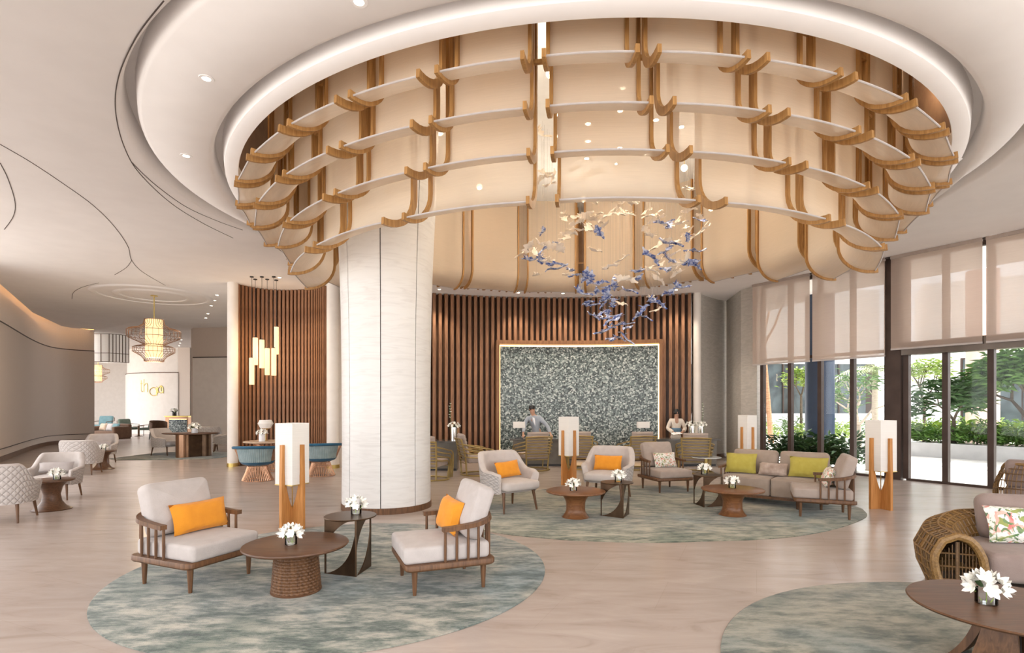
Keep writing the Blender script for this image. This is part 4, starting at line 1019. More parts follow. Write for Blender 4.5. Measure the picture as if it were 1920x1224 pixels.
def rattan_seat(label, loc, rz, w, d, h, arch=True):
    """round shouldered rattan shell: woven bands sweeping from the front feet over the arms and round the back"""
    t = thing('rattan_sofa' if arch else 'rattan_chair', label, 'sofa' if arch else 'chair', loc, rz)
    def plan(q, k):                                           # q -1..1 : left front foot, round the back, right front foot
        an = q*PI*.60; x = math.sin(an)/math.sin(PI*.5); y = math.cos(an)
        ex = .72; sgn = lambda v: 1 if v >= 0 else -1
        X = w/2*sgn(x)*min(1, abs(x))**ex; Y = d/2*sgn(y)*abs(y)**ex
        bulge = 1-.16*(k-.45)**2*4 if True else 1
        return X*bulge, Y*(1-.10*(k-.4)**2*4)
    def top(q): return lerp(h, h*.80, smooth((abs(q)-.45)/.4))
    def pt(q, k, off=0):
        X, Y = plan(q, k); z = k*top(q); L = math.hypot(X, Y) or 1
        return (X*(1+off/L), Y*(1+off/L), z)
    # outer rim and shaped leading edges
    rim = [pt(i/40*2-1, 1) for i in range(41)]
    MB().tube(rim, .022, 8).build('top_rim', 'rattan', t)
    MB().tube([pt(i/40*2-1, .02) for i in range(41)], .02, 8).build('base_rim', 'rattan', t)
    for s in (-1, 1):
        MB().tube([pt(s, k/12) for k in range(13)], .032, 8).build('front_rim', 'rattan', t)
        for q in (.93, .86, .79, .72):
            MB().tube([pt(s*q, k/12) for k in range(13)], .017 if q > .8 else .013, 6).build('band', 'rattan', t)
    n_ = 34 if arch else 22
    for i in range(n_+1):
        q = -.68+1.36*i/n_; MB().tube([pt(q, k/10) for k in range(11)], .007, 5).build('strand', 'rattan', t)
    for j, k in enumerate((.18, .34, .50, .66, .80, .90)):
        MB().tube([pt(i/36*2-1, k, .004) for i in range(37)], .010, 5).build('hoop', 'rattan_dark', t)
    sw = w-.30
    m = cushion_mb(sw, d*.80, .24, .05, .02); place(m, (0, -.07, .17)); m.build('seat_cushion', 'rattan_cushion', t)
    b = cushion_mb(sw*.98, .46, .17, .06, .03); place(b, (0, 0, 0), rx=math.radians(74)); zs = min(p[2] for p in b.v); ym = max(p[1] for p in b.v)
    b.v = [(x, y-ym+d/2-.09, z-zs+.41) for x, y, z in b.v]; b.build('back_cushion', 'rattan_cushion', t)
    return t
def rattan_sofa(label, loc, rz, w, d):
    t = thing('rattan_sofa', label, 'sofa', loc, rz)
    # closed path of arm sections: q runs from the left arm front round the back to the right arm front
    def sec(q, a):                                            # a 0..1: outer foot, over the top, down the inside
        h = lerp(.66, .56, smooth((abs(q)-.35)/.4)); th = .40
        off = [(.10, 0), (.02, .20), (.0, .36), (.07, h*.90), (.19, h), (.30, h*.92), (.37, h*.70), (.40, .20)]
        i = a*(len(off)-1); i0 = min(int(i), len(off)-2); f = i-i0; o = lerp(off[i0][0], off[i0+1][0], f); z = lerp(off[i0][1], off[i0+1][1], f)
        an = q*PI*.5; ex = .62; sg_ = lambda v: 1 if v >= 0 else -1
        ex = .82; y0 = -.32
        if abs(q) < .80:
            k = q/.80; an = k*PI/2; X = (w/2-o)*sg_(math.sin(an))*abs(math.sin(an))**ex; Y = y0+(d/2-y0-o)*max(0, math.cos(an))**ex
        else:
            k = (abs(q)-.80)/.20; X = sg_(q)*(w/2-o); Y = lerp(y0, -d/2, k)
        return (X, Y, z)
    sm_ = MB().grid(lambda u, v: sec(2*u-1, v), 72, 14); sm_.v = [(x*.995, y*.995, z*.99) for x, y, z in sm_.v]; sm_.build('woven_shell', 'rattan', t)
    for j in range(15):
        a_ = j/14; MB().tube([sec(i/48*2-1, a_) for i in range(49)], .009, 5).build('weave_line', 'rattan', t)
    for i in range(53):
        q = i/52*2-1; MB().tube([sec(q, k/14) for k in range(15)], .008, 5).build('weave_hoop', 'rattan' if i % 2 else 'rattan_dark', t)
    for s in (-1, 1):
        fp = [sec(s, k/16) for k in range(17)]; fp = [(x, y-.01, z) for x, y, z in fp]
        MB().tube(fp, .036, 8).build('arm_arch', 'rattan', t)
        x0, x1, yy = fp[0][0], fp[-1][0], -d/2+.02
        MB().tube([(x0, yy, .04), (x1, yy, .04)], .022, 8).build('foot_bar', 'rattan_dark', t)
        for k in range(13):
            f = (k+.5)/13; x = lerp(fp[1][0], x1, f); MB().tube([(x, yy, .05), (x, yy, .50-.9*(f-.45)**2)], .004, 5).build('screen_cane', 'rattan_dark', t)
        for z in (.15, .27, .39): MB().tube([(fp[2][0], yy-.005, z), (x1, yy-.005, z)], .007, 5).build('screen_bar', 'rattan_dark', t)
        x = lerp(x0, x1, .30); MB().tube([(x, yy-.005, .05), (x, yy-.005, .50)], .012, 5).build('screen_bar', 'rattan_dark', t)
    m = cushion_mb(w-.84, d-.36, .26, .06, .02); place(m, (0, -.20, .16)); m.build('seat_cushion', 'rattan_cushion', t)
    bw = (w-1.25)/2
    for s in (-1, 1):
        b = cushion_mb(bw, .46, .19, .07, .03); place(b, (0, 0, 0), rx=math.radians(76)); zs = min(p[2] for p in b.v); ym = max(p[1] for p in b.v)
        b.v = [(x+s*(bw/2+.005), y-ym+d/2-.36, z-zs+.40) for x, y, z in b.v]; b.build('back_cushion', 'rattan_cushion', t)
    return t
ra = rattan_sofa('brown rattan sofa with a tropical print pillow at the right edge', (5.40, 5.22, 0), face_rz(-.33, -.945), 2.75, 1.25)
throw_pillow('tropical flower print pillow on the rattan sofa', 'tropical_cloth', loc_of(ra, (-.44, -.12, .435)), ra.rotation_euler.z+.06, .70, .36, .17, .38)
rb_ = rattan_seat('openwork rattan chair behind the rattan sofa, by the glass doors', (8.62, 9.0, 0), face_rz(.70, .71), 1.1, 1.0, .80, False)
throw_pillow('small brown pillow on the openwork rattan chair', 'velvet_brown', loc_of(rb_, (.1, -.05, .44)), rb_.rotation_euler.z, .46, .40, .16, .35)

# ================================================================ BAMBOO STYLE CHAIRS AND DESKS AT THE RECEPTION
def loop_chair(label, loc, rz):
    t = thing('loop_armchair', label, 'chair', loc, rz, 'gold tube armchairs at the reception')
    w, d = .74, .72
    R = [(.40*math.sin(a)*1.0, .36*math.cos(a), .015) for a in [2*PI*i/40 for i in range(40)]]
    MB().tube(R, .018, 8, closed=True).build('floor_ring', 'gold_tube', t)
    for sx in (-1, 1):                                         # back posts and nested arm hoops
        MB().tube([(sx*.26, .30, .02), (sx*.28, .33, .40), (sx*.31, .43, .80)], .019, 8).build('back_post', 'gold_tube', t)
        for k in range(4):
            o = k*.055; xx = sx*(.40-o*.30)
            hp = [(sx*.30, .40-o*.25, .70-o*1.6), (xx, .26, .66-o*1.5), (xx+sx*.01, .0, .61-o*1.3), (xx, -.22+o*.4, .58-o*1.3), (xx-sx*.005, -.315+o*.7, .50-o*1.3), (xx-sx*.01, -.33+o*.8, .30-o*.2), (xx-sx*.03, -.32+o*.85, .02)]
            MB().tube(catmull(hp, 4), .015, 7).build('arm_hoop', 'gold_tube', t)
    for k in range(7):
        z = .36+k*.066; y = .335+.10*(z-.4)/.4; MB().tube([(-.29, y+.0, z), (0, y+.045, z), (.29, y, z)], .014, 6).build('back_bar', 'gold_tube', t)
    MB().tube([(-.33, .44, .80), (0, .475, .81), (.33, .44, .80)], .016, 8).build('top_bar', 'gold_tube', t)
    MB().tube([(-.36, -.28, .27), (.36, -.28, .27)], .012, 6).build('seat_rail', 'gold_tube', t)
    MB().tube([(-.28, .31, .27), (.28, .31, .27)], .012, 6).build('seat_rail', 'gold_tube', t)
    m = cushion_mb(.60, .62, .13, .045, .02); place(m, (0, -.02, .28)); m.build('seat_cushion', 'linen_beige', t)
    b = MB()                                                   # channelled back cushion
    def f(sg):
        def g(u, v):
            z = .40+.52*v; rib = .016*abs(math.sin(PI*v*7)); edge = (1-(2*u-1)**8)*(1-(2*v-1)**10)
            y = .265+.115*v; return ((2*u-1)*.265, y+sg*(.052*edge+rib*edge), z)
        return g
    b.grid(f(-1), 8, 42); b.grid(f(1), 8, 42); b.build('back_cushion', 'linen_beige', t)
    return t
L0 = loop_chair('gold tube armchair just right of the round column, half hidden', (-1.95, 13.05, 0), face_rz(.25, .97)); L0.scale = (1.14,)*3
for (u, v, fx, fy, lab) in [(893, 893, .93, .30, 'gold tube armchair seen from the side, in front of the left slats'), (1000, 884, -.30, .95, 'gold tube armchair with its back to the room at the left reception desk'),
                            (1092, 881, .18, .98, 'gold tube armchair with its back to the room, right of the middle floor lamp'), (1200, 882, -.15, .98, 'gold tube armchair behind the floral pillow chair at the right desk'),
                            (1312, 889, .25, .97, 'gold tube armchair at the right end of the right reception desk')]:
    x, y = G(u, v); dup(L0, (x, y+.40, 0), face_rz(fx, fy), lab)
def desk(label, x0, x1, y, hgt=.79, panel=True):
    t = thing('reception_desk', label, 'desk', ((x0+x1)/2, y, 0), 0, 'reception desks'); w = (x1-x0)/2
    MB().box(-w, w, -.36, .36, hgt-.045, hgt).build('worktop', 'desk_stone', t, smooth=False)
    MB().box(-w+.10, w-.10, -.27, -.23, .06, hgt-.045).build('front_panel', 'desk_front', t, smooth=False)
    for s in (-1, 1):
        x = s*(w-.13); MB().box(x-.03, x+.03, -.23, .30, 0, hgt-.045).build('end_panel', 'desk_front', t, smooth=False)
    MB().box(-w+.12, w-.12, -.24, -.20, 0, .06).build('kick_plate', 'black_metal', t, smooth=False)
    return t
desk('dark stone topped reception desk in front of the mosaic, where the man stands', -.07, 1.85, 16.1)
desk('dark stone topped reception desk at the right, where the woman stands', 3.75, 6.0, 16.1)
desk('dark stone topped desk at the left, partly behind the round column', -3.4, -1.38, 15.0, .80)
def desk_lamp(label, loc, flip=1):
    t = thing('desk_lamp', label, 'lamp', loc, 0, 'desk lamps with white shades')
    MB().box(-.13, .13, -.07, .07, 0, .022).build('base', 'black_metal', t, smooth=False)
    MB().tube([(flip*.06, 0, .02), (flip*.075, 0, .25), (flip*.02, 0, .36)], .010, 8).build('stem', 'black_metal', t)
    s = .175
    MB().loft([[(x, y, .31) for x, y in rounded_rect(2*s, .20, .03)], [(x, y, .485) for x, y in rounded_rect(2*s, .20, .03)]], True, False).build('shade', 'lamp_shade', t)
    return t
desk_lamp('white shaded desk lamp beside the man', (U(973, 16.0)-.0, 16.0, .79)); desk_lamp('white shaded desk lamp near the right edge of the mosaic', (U(1206, 16.0), 16.0, .79))
def orchid(label, loc, tall=False):
    t = flower_vase(label, loc, 'chrome vases of white orchids', 1.0, 14, 'chrome', .085, .36, .15, 9)
    if tall:
        st = MB().tube(catmull([(0.02, 0, .3), (.10, .02, .6), (.12, .02, .85), (.09, .02, 1.05)], 4), .005, 5); st.build('tall_stem', 'leaf_mid', t)
        for k in range(6): o = put('blossom', BL[k % 4], 'petal_white', t, (.11+.02*math.sin(k*2), .02, .62+.075*k)); o.scale = (.7,)*3
    return t
orchid('white orchids in a chrome vase on the desk beside the round column', (U(851, 14.95), 14.95, .80), True)
orchid('white orchids in a chrome vase at the right desk, left of the pair', (U(1297, 16.05), 16.05, .79)); orchid('white orchids in a chrome vase at the right desk, right of the pair', (U(1314, 16.0), 16.0, .79), True)

np_ = MB().box(-.12, .12, -.09, .09, 0, .012).build('notepad', 'cloth_white', smooth=False); np_.location = (U(1022, 16.0), 15.95, .79); np_.rotation_euler = (0, 0, .2); tag(np_, 'white notepad on the desk in front of the man', 'notepad')
gt = thing('glass_table', 'low pale glass topped table beside the right hand gold tube armchair', 'table', (4.95, 14.0, 0))
MB().lathe([(.02, .42), (.36, .42), (.37, .43), (.36, .44), (.02, .44)], 40).build('tabletop', 'screen_pale', gt); MB().lathe([(.22, 0), (.23, .02), (.05, .04), (.05, .40), (.15, .42)], 28).build('pedestal', 'brass', gt)
# ---- people
def skin(name, verts, edges, radii, mat, parent=None, root=0, sub=2):
    me = bpy.data.meshes.new(name); me.from_pydata(verts, edges, []); o = bpy.data.objects.new(name, me); C.objects.link(o)
    if parent: o.parent = parent
    me.materials.append(M[mat])
    sm = o.modifiers.new('skin', 'SKIN'); sm.use_smooth_shade = True
    for i, r in enumerate(radii):
        d = me.skin_vertices[0].data[i]; d.radius = r if isinstance(r, tuple) else (r, r); d.use_root = (i == root)
    ss = o.modifiers.new('sub', 'SUBSURF'); ss.levels = sub; ss.render_levels = sub
    return o
def chain(ps): return [(i, i+1) for i in range(len(ps)-1)]
def person(label, loc, rz, lean, armL, armR, man=True):
    k = 1.0 if man else .94
    pel, wst, che, nek, hd0, hd1 = [Vector(p)*k for p in ((0, 0, .93), (0, 0, 1.10), (0, -.01, 1.32), (0, 0, 1.47), (0, -.02, 1.55), (0, -.03, 1.66))]
    def ln(p):                                               # bend forward and sideways above the hips
        f = max(0, (p.z-.93*k)); return Vector((p.x+lean[0]*f, p.y-lean[1]*f, p.z-.25*(lean[0]**2+lean[1]**2)*f))
    core = [ln(p) for p in (pel, wst, che, nek, hd0, hd1)]
    v = [tuple(p) for p in core]; e = chain(core); r = [(.135*k, .10*k), (.12*k, .09*k), (.14*k, .095*k), .055*k, (.068*k, .078*k), (.076*k, .090*k)]
    hand_paths = []
    for s, arm in ((-1, armL), (1, armR)):
        sh = ln(Vector((s*.17*k, 0, 1.38*k))); pts = [sh]+[Vector(p) for p in arm]; b = len(v)
        v += [tuple(p) for p in pts]; e += [(2, b)]+[(b+i, b+i+1) for i in range(len(pts)-1)]; r += [.056*k, .043*k, .030*k, (.038*k, .020*k)][:len(pts)]
        w_, h_ = pts[-2], pts[-1]; dr = (h_-w_).normalized(); side = Vector((0, 0, 1)).cross(dr).normalized()
        for f in range(4):                                   # four fingers and a thumb, slightly curled
            L_ = (.072, .082, .078, .06)[f]*k; b2 = len(v); o_ = h_+side*(f-1.5)*.019*k
            fp = [o_+dr*.03*k, o_+dr*(.03*k+L_*.55)-Vector((0, 0, .012)), o_+dr*(.03*k+L_*.85)-Vector((0, 0, .034))]
            v += [tuple(p) for p in fp]; e += [(b+len(pts)-1, b2), (b2, b2+1), (b2+1, b2+2)]; r += [.009*k, .0085*k, .007*k]
        b2 = len(v); fp = [h_+side*.035*k*-s, h_+side*.055*k*-s+dr*.045*k]; v += [tuple(p) for p in fp]; e += [(b+len(pts)-1, b2), (b2, b2+1)]; r += [.011*k, .009*k]
    for s in (-1, 1):
        pts = [Vector((s*.09*k, 0, .88*k)), Vector((s*.10*k, -.01, .48*k)), Vector((s*.10*k, .02, .09*k)), Vector((s*.105*k, -.12, .045))]; b = len(v)
        v += [tuple(p) for p in pts]; e += [(0, b)]+[(b+i, b+i+1) for i in range(3)]; r += [.085*k, .058*k, .042*k, .035*k]
    body = skin('person', v, e, r, 'skin_tone', None, 0, 2); body.location = loc; body.rotation_euler = (0, 0, rz); tag(body, label, 'person')
    hc = core[5]-Vector((0, -.006, .02*k))
    top_m, tro = ('suit_grey', 'trouser_dark') if man else ('kebaya_cream', 'kebaya_cream')
    cv = [tuple(p) for p in core[:3]]+[tuple(ln(Vector((0, .005, 1.43*k))))]; ce_ = [(0, 1), (1, 2), (2, 3)]; cr = [(.165*k, .125*k), (.150*k, .115*k), (.168*k, .120*k), (.075*k, .07*k)]
    lo_ = tuple(ln(Vector((0, 0, .80*k)))); cv.append(lo_); ce_.append((0, 4)); cr.append((.178*k, .135*k))
    for s, arm in ((-1, armL), (1, armR)):
        sh = ln(Vector((s*.175*k, 0, 1.385*k))); pts = [sh]+[Vector(p) for p in arm[:2]]; b = len(cv)
        pts[-1] = pts[-2].lerp(pts[-1], .88)
        cv += [tuple(p) for p in pts]; ce_ += [(2, b), (b, b+1), (b+1, b+2)]; cr += [.074*k, .062*k, .052*k] if man else [.072*k, .066*k, .066*k]
    skin('jacket' if man else 'tunic', cv, ce_, cr, top_m, body, 0, 2)
    tv = [(0, 0, .92*k)]; te = []; trr = [(.16*k, .12*k)]
    if man:
        for s in (-1, 1):
            b = len(tv); tv += [(s*.095*k, 0, .84*k), (s*.105*k, -.005, .48*k), (s*.105*k, .02, .07*k)]; te += [(0, b), (b, b+1), (b+1, b+2)]; trr += [.105*k, .082*k, .07*k]
    else:
        tv += [(0, 0, .5*k), (0, .01, .10*k)]; te += [(0, 1), (1, 2)]; trr += [(.18*k, .14*k), (.16*k, .13*k)]
    skin('trousers' if man else 'skirt', tv, te, trr, tro, body, 0, 2)
    for s in (-1, 1):
        m = cushion_mb(.085, .26, .075, .03, .01); place(m, (s*.105*k, -.05, .0)); m.build('shoe', 'black_metal', body)
    # face: brows and eyes, nose, mouth, ears
    fr_ = hc+Vector((0, -.088*k, 0))
    for s in (-1, 1):
        m = MB().lathe([(.001, -.006), (.009, -.003), (.011, .003), (.001, .008)], 10); place(m, tuple(fr_+Vector((s*.030*k, .012, .010))), rx=PI/2); m.build('eye', 'hair_black', body)
        m = MB().tube([tuple(fr_+Vector((s*.015, .006, .030))), tuple(fr_+Vector((s*.045, .020, .030)))], .004, 6); m.build('eyebrow', 'hair_black', body)
        m = MB().lathe([(.002, -.012), (.022, -.008), (.026, .004), (.008, .012)], 12); place(m, tuple(hc+Vector((s*.079*k, 0, 0))), ry=s*PI/2); m.build('ear', 'skin_tone', body)
    m = MB().tube([tuple(fr_+Vector((0, .008, .012))), tuple(fr_+Vector((0, -.014, -.022))), tuple(fr_+Vector((0, .006, -.030)))], [.006, .013, .008], 8); m.build('nose', 'skin_tone', body)
    m = MB().tube([tuple(fr_+Vector((-.022, .016, -.050))), tuple(fr_+Vector((0, .006, -.052))), tuple(fr_+Vector((.022, .016, -.050)))], .005, 6); m.build('mouth', 'pink_paint', body)
    if man:
        rgs = [[(hc.x+r_*.093*math.cos(a), hc.y+.012+r_*.108*math.sin(a), hc.z+z) for a in [2*PI*i/24 for i in range(24)]] for r_, z in ((1, .035), (1.0, .105), (.93, .118), (.5, .120))]
        MB().loft(rgs, True, True).build('cap', 'hair_black', body)
        m = MB().grid(lambda u, v: (hc.x+.088*math.cos(PI*u)*1.0, hc.y+.010+.094*math.sin(PI*u), hc.z+lerp(-.05, .045, v)), 14, 4); m.build('hair', 'hair_black', body)
        c_, n_ = core[2], core[3]
        MB().add([], []); sv = [tuple(n_+Vector((-.035, -.062, -.03))), tuple(n_+Vector((.035, -.062, -.03))), tuple(c_+Vector((.03, -.132, -.05))), tuple(core[1]+Vector((.012, -.128, 0))), tuple(c_+Vector((-.03, -.132, -.05)))]
        mb = MB(); mb.add(sv+[(x, y+.02, z) for x, y, z in sv], [(0, 1, 2, 3, 4), (9, 8, 7, 6, 5)]+[(i, (i+1) % 5, 5+(i+1) % 5, 5+i) for i in range(5)]); mb.build('shirt_front', 'cloth_white', body)
        for s in (-1, 1): MB().tube([tuple(n_+Vector((s*.05, -.05, -.01))), tuple(c_+Vector((s*.045, -.137, -.02))), tuple(core[1]+Vector((s*.012, -.135, 0)))], .016, 6, flat=(.006, .02)).build('lapel', 'suit_grey', body)
    else:
        m = MB().lathe([(.001, .12), (.055, .108), (.085, .07), (.092, .02), (.085, -.03), (.07, -.05)], 24, cap=True, sy=1.05); place(m, tuple(hc+Vector((0, .022, -.012)))); m.build('hair', 'hair_black', body)
        m = MB().lathe([(.001, .05), (.035, .04), (.048, .0), (.035, -.04), (.001, -.05)], 16); place(m, tuple(hc+Vector((0, .085, .05)))); m.build('hair_bun', 'hair_black', body)
        p_ = core[1]; mb = MB(); mb.lathe([(.158, -.06), (.165, -.05), (.163, .05), (.155, .06)], 28, cap=False, sy=.76); place(mb, (p_.x, p_.y, p_.z-.03)); mb.build('sash', 'sash_blue', body)
    return body
person('man in a grey jacket and black cap leaning over the left desk', (U(1006, 16.85), 16.88, 0), 0, (-.20, .10), [(-.36, -.16, 1.20), (-.42, -.42, .90), (-.42, -.50, .865)], [(.33, -.16, 1.12), (.40, -.40, .90), (.42, -.49, .865)], True)
wm = person('woman in a cream tunic with a blue sash reading papers at the right desk', (U(1268, 16.8), 16.85, 0), 0, (0, .10), [(-.27, -.06, 1.05), (-.16, -.32, .93), (-.10, -.40, .92)], [(.27, -.06, 1.05), (.14, -.32, .97), (.08, -.40, .955)], False)
pp_ = MB().grid(lambda u, v: (lerp(-.17, .12, u), lerp(-.12, .09, v), .03*math.sin(2*u)), 6, 4); po = pp_.build('paper_sheet', 'cloth_white'); po.location = (U(1263, 16.8), 16.42, .905); po.rotation_euler = (.25, 0, .1); tag(po, 'white sheets of paper in the hands of the woman', 'paper')

# ================================================================ SEATS IN THE SLATTED RECESS
def wire_chair(label, loc, rz):
    t = thing('wire_chair', label, 'chair', loc, rz, 'teal wire chairs in the recess')
    wb_ = MB(); nw_ = 44
    for i in range(nw_):
        a = 2*PI*i/nw_; wb_.tube([(.30*math.cos(a), .30*math.sin(a), .01), (.235*math.cos(a), .235*math.sin(a), .16), (.19*math.cos(a), .19*math.sin(a), .30)], .006, 4)
    wb_.build('base_wires', 'copper_wire', t)['kind'] = 'stuff'
    for r, z in ((.30, .01), (.215, .22), (.19, .30)): MB().tube([(r*math.cos(2*PI*i/40), r*math.sin(2*PI*i/40), z) for i in range(40)], .006, 6, closed=True).build('wire_ring', 'copper_wire', t)
    MB().lathe([(.10, .31), (.22, .325), (.30, .355), (.335, .40), (.33, .43), (.28, .445), (.02, .45)], 40).build('seat_cushion', 'teal_blue', t)
    def fl_(u, v):
        an = lerp(-1.15, 1.15, u); r = lerp(.335, .40, v)+.008*abs(math.sin(u*PI*22)); return (r*math.sin(an), r*math.cos(an), lerp(.40, .70-.0*abs(an), v))
    mb = MB(); mb.grid(fl_, 132, 4); mb.grid(lambda u, v: tuple(c*(.93 if i < 2 else 1) for i, c in enumerate(fl_(u, v))), 66, 4); mb.build('fluted_back', 'teal_flute', t, angle=80)
    rim = [(lerp(.43, .46, 1)*math.sin(a), .43*math.cos(a), .715-.055*(abs(a)/2.0)**2) for a in [lerp(-2.0, 2.0, i/30) for i in range(31)]]
    MB().tube(rim, .03, 10).build('top_roll', 'teal_blue', t)
    sw = MB()
    for i in range(40):
        s = -1 if i < 20 else 1; a = s*lerp(1.12, 2.0, (i % 20)/19); r1 = .44; sw.tube([(.20*math.sin(a), .20*math.cos(a), .32), (.34*math.sin(a), .34*math.cos(a), .42), (r1*math.sin(a), r1*math.cos(a), .70-.055*(abs(a)/2)**2)], .003, 4)
    sw.build('side_wires', 'copper_wire', t)['kind'] = 'stuff'
    return t
w1 = wire_chair('teal fluted chair on a copper wire base, left one in the recess', (-5.95, 12.85, 0), face_rz(-.12, .99)); w1.scale = (1.12,)*3
w2 = dup(w1, (-4.78, 13.75, 0), face_rz(-.35, .93), 'teal fluted chair on a copper wire base, half hidden by the floor lamp'); w2.scale = (1.12,)*3
wt_ = thing('wire_table', 'round pale topped table on a copper wire base in the recess', 'table', (-6.55, 14.75, 0))
MB().lathe([(.02, .765), (.60, .765), (.615, .78), (.60, .80), (.02, .80)], 56).build('tabletop', 'wood_pale', wt_)
wb_ = MB()
for i in range(56):
    a = 2*PI*i/56; wb_.tube([(.40*math.cos(a), .40*math.sin(a), .01), (.26*math.cos(a), .26*math.sin(a), .22), (.20*math.cos(a), .20*math.sin(a), .42), (.30*math.cos(a), .30*math.sin(a), .66), (.42*math.cos(a), .42*math.sin(a), .765)], .0035, 4)
wb_.build('base_wires', 'copper_wire', wt_)['kind'] = 'stuff'
for r, z in ((.40, .01), (.20, .42), (.42, .76)): MB().tube([(r*math.cos(2*PI*i/40), r*math.sin(2*PI*i/40), z) for i in range(40)], .006, 6, closed=True).build('wire_ring', 'copper_wire', wt_)
tl = thing('table_lamp', 'cream table lamp with an angular shade on the wire table', 'lamp', (-6.72, 14.98, .80))
MB().lathe([(.07, 0), (.075, .012), (.02, .02), (.014, .26)], 20).build('stem', 'brass', tl)
MB().lathe([(.13, .33), (.20, .46), (.19, .475), (.15, .555), (.145, .555), (.185, .47), (.195, .455), (.125, .33)], 28, cap=False).build('shade', 'lamp_shade', tl)
MB().lathe([(.004, .26), (.13, .335)], 16, cap=False).build('shade_holder', 'brass', tl)
flower_vase('white flowers in a white jar on the wire table', (-6.62, 14.55, .80), 'vases on far tables', 1.15, 13, 'cloth_white', .07, .17, .10, 5)
for u, v0, v1, Y in [(472, 671, 721, 15.0), (478.6, 633, 684, 15.3), (491, 637, 690, 15.0), (501, 653, 703, 15.3), (513.5, 653, 704, 15.0), (518, 613, 664, 15.4)]:
    x = U(u, Y); za = H+(HZ-v0)*Y/F; zb = H+(HZ-v1)*Y/F
    lab = {472: 'lowest tube pendant lamp, leftmost in the recess', 478.6: 'second tube pendant lamp from the left, hanging high', 491: 'third tube pendant lamp from the left', 501: 'fourth tube pendant lamp from the left, hanging low', 513.5: 'fifth tube pendant lamp from the left, below the highest', 518: 'highest tube pendant lamp, rightmost in the recess'}[u]
    t = thing('pendant_lamp', lab, 'lamp', (x, Y, zb), 0, 'tube pendants in the recess')
    MB().lathe([(.063, 0), (.065, .005), (.065, za-zb-.02), (.063, za-zb)], 24).build('tube_shade', 'tube_paper', t)
    MB().lathe([(.03, za-zb), (.03, za-zb+.03)], 14).build('cap', 'black_metal', t)
    MB().tube([(0, 0, za-zb+.02), (0, 0, CZ-zb-.01)], .006, 6).build('cable', 'black_metal', t)
    MB().lathe([(.05, CZ-zb-.025), (.05, CZ-zb)], 18).build('canopy', 'black_metal', t)
ld = bpy.data.lights.new('pendant_glow', 'POINT'); ld.energy = 38; ld.color = (1, .72, .42); ld.shadow_soft_size = .2; lo = bpy.data.objects.new('pendant_glow', ld); C.objects.link(lo); lo.location = (U(492, 15.2), 15.5, 3.2)

# ================================================================ CORRIDOR
def cage_lantern(label, loc, s=1.0):
    t = thing('cage_pendant', label, 'lamp', loc, 0, 'wire cage pendants in the corridor')
    zc = CZ-loc[2]
    MB().lathe([(.235*s, -.60*s), (.24*s, -.58*s), (.24*s, .60*s), (.235*s, .62*s)], 36).build('paper_core', 'lantern_paper', t)
    prof = [(.26, .62), (.30, .46), (.44, .36), (.70, .30), (.74, .26), (.74, .06), (.70, .02), (.44, -.10), (.30, -.18), (.31, -.20), (.50, -.24), (.58, -.28), (.58, -.42), (.50, -.47), (.36, -.56), (.28, -.66), (.27, -.72)]
    for k in range(30):
        a = 2*PI*k/30; MB().tube([(r*s*math.cos(a), r*s*math.sin(a), z*s) for r, z in prof], .0045*s, 4).build('cage_rib', 'bronze_bright', t)
    for r, z in ((.27, .62), (.74, .26), (.74, .06), (.30, -.19), (.58, -.28), (.58, -.42), (.27, -.72)):
        MB().tube([(r*s*math.cos(2*PI*i/48), r*s*math.sin(2*PI*i/48), z*s) for i in range(48)], .009*s, 5, closed=True).build('cage_ring', 'bronze_bright', t)
    MB().tube([(0, 0, .6*s), (0, 0, zc-.01)], .016, 8).build('rod', 'brass', t)
    MB().lathe([(.10, zc-.03), (.10, zc-.002)], 24).build('canopy', 'brass', t)
    ld = bpy.data.lights.new('lantern_bulb', 'POINT'); ld.energy = 55*s**4; ld.color = (1, .78, .5); ld.shadow_soft_size = .3; lo = bpy.data.objects.new('lantern_bulb', ld); C.objects.link(lo); lo.location = (loc[0], loc[1], loc[2]-.95*s)
cage_lantern('large wire cage pendant lamp glowing in the corridor', (U(289, 17.6), 17.6, 3.88)); cage_lantern('small far wire cage pendant lamp beside the left wall corner', (U(184, 30.5), 30.5, 3.55), .72)
MB_r = thing('ceiling_rose', 'round plaster ceiling rose above the wire cage pendant', 'ceiling ornament', (U(289, 17.6), 17.6, CZ))
for r in (1.55, .95): MB().lathe([(r-.05, -.002), (r-.05, -.03), (r, -.045), (r+.10, -.03), (r+.14, -.002)], 56, cap=False).build('ring', 'plaster', MB_r)
bxp = thing('box_pendant', 'boxy slatted pendant shade hanging beside the left wall corner', 'lamp', (-19.6, 27.0, 3.87))
bh_ = 1.35
MB().loft([[(x, y, 0) for x, y in ((-.7, -.4), (.10, -.4), (.55, .3), (-.7, .6))], [(x, y, bh_) for x, y in ((-.7, -.4), (.10, -.4), (.55, .3), (-.7, .6))]], True, False).build('paper_body', 'lantern_paper' if False else 'lamp_shade', bxp, smooth=False)
for x, y in [(-.7, -.41), (-.3, -.41), (.10, -.41)]+[(lerp(.11, .56, k/6), lerp(-.39, .3, k/6)) for k in range(1, 7)]: MB().box(x-.012, x+.012, y-.012, y+.012, 0, bh_).build('frame_bar', 'bronze', bxp, smooth=False)
for z in (0, .42, bh_): MB().tube([(-.7, -.41, z), (.105, -.41, z), (.56, .3, z)], .014, 5).build('frame_rail', 'bronze', bxp)
MB().tube([(-.2, 0, bh_), (-.2, 0, CZ-bxp.location.z-.005)], .02, 8).build('rod', 'bronze', bxp)

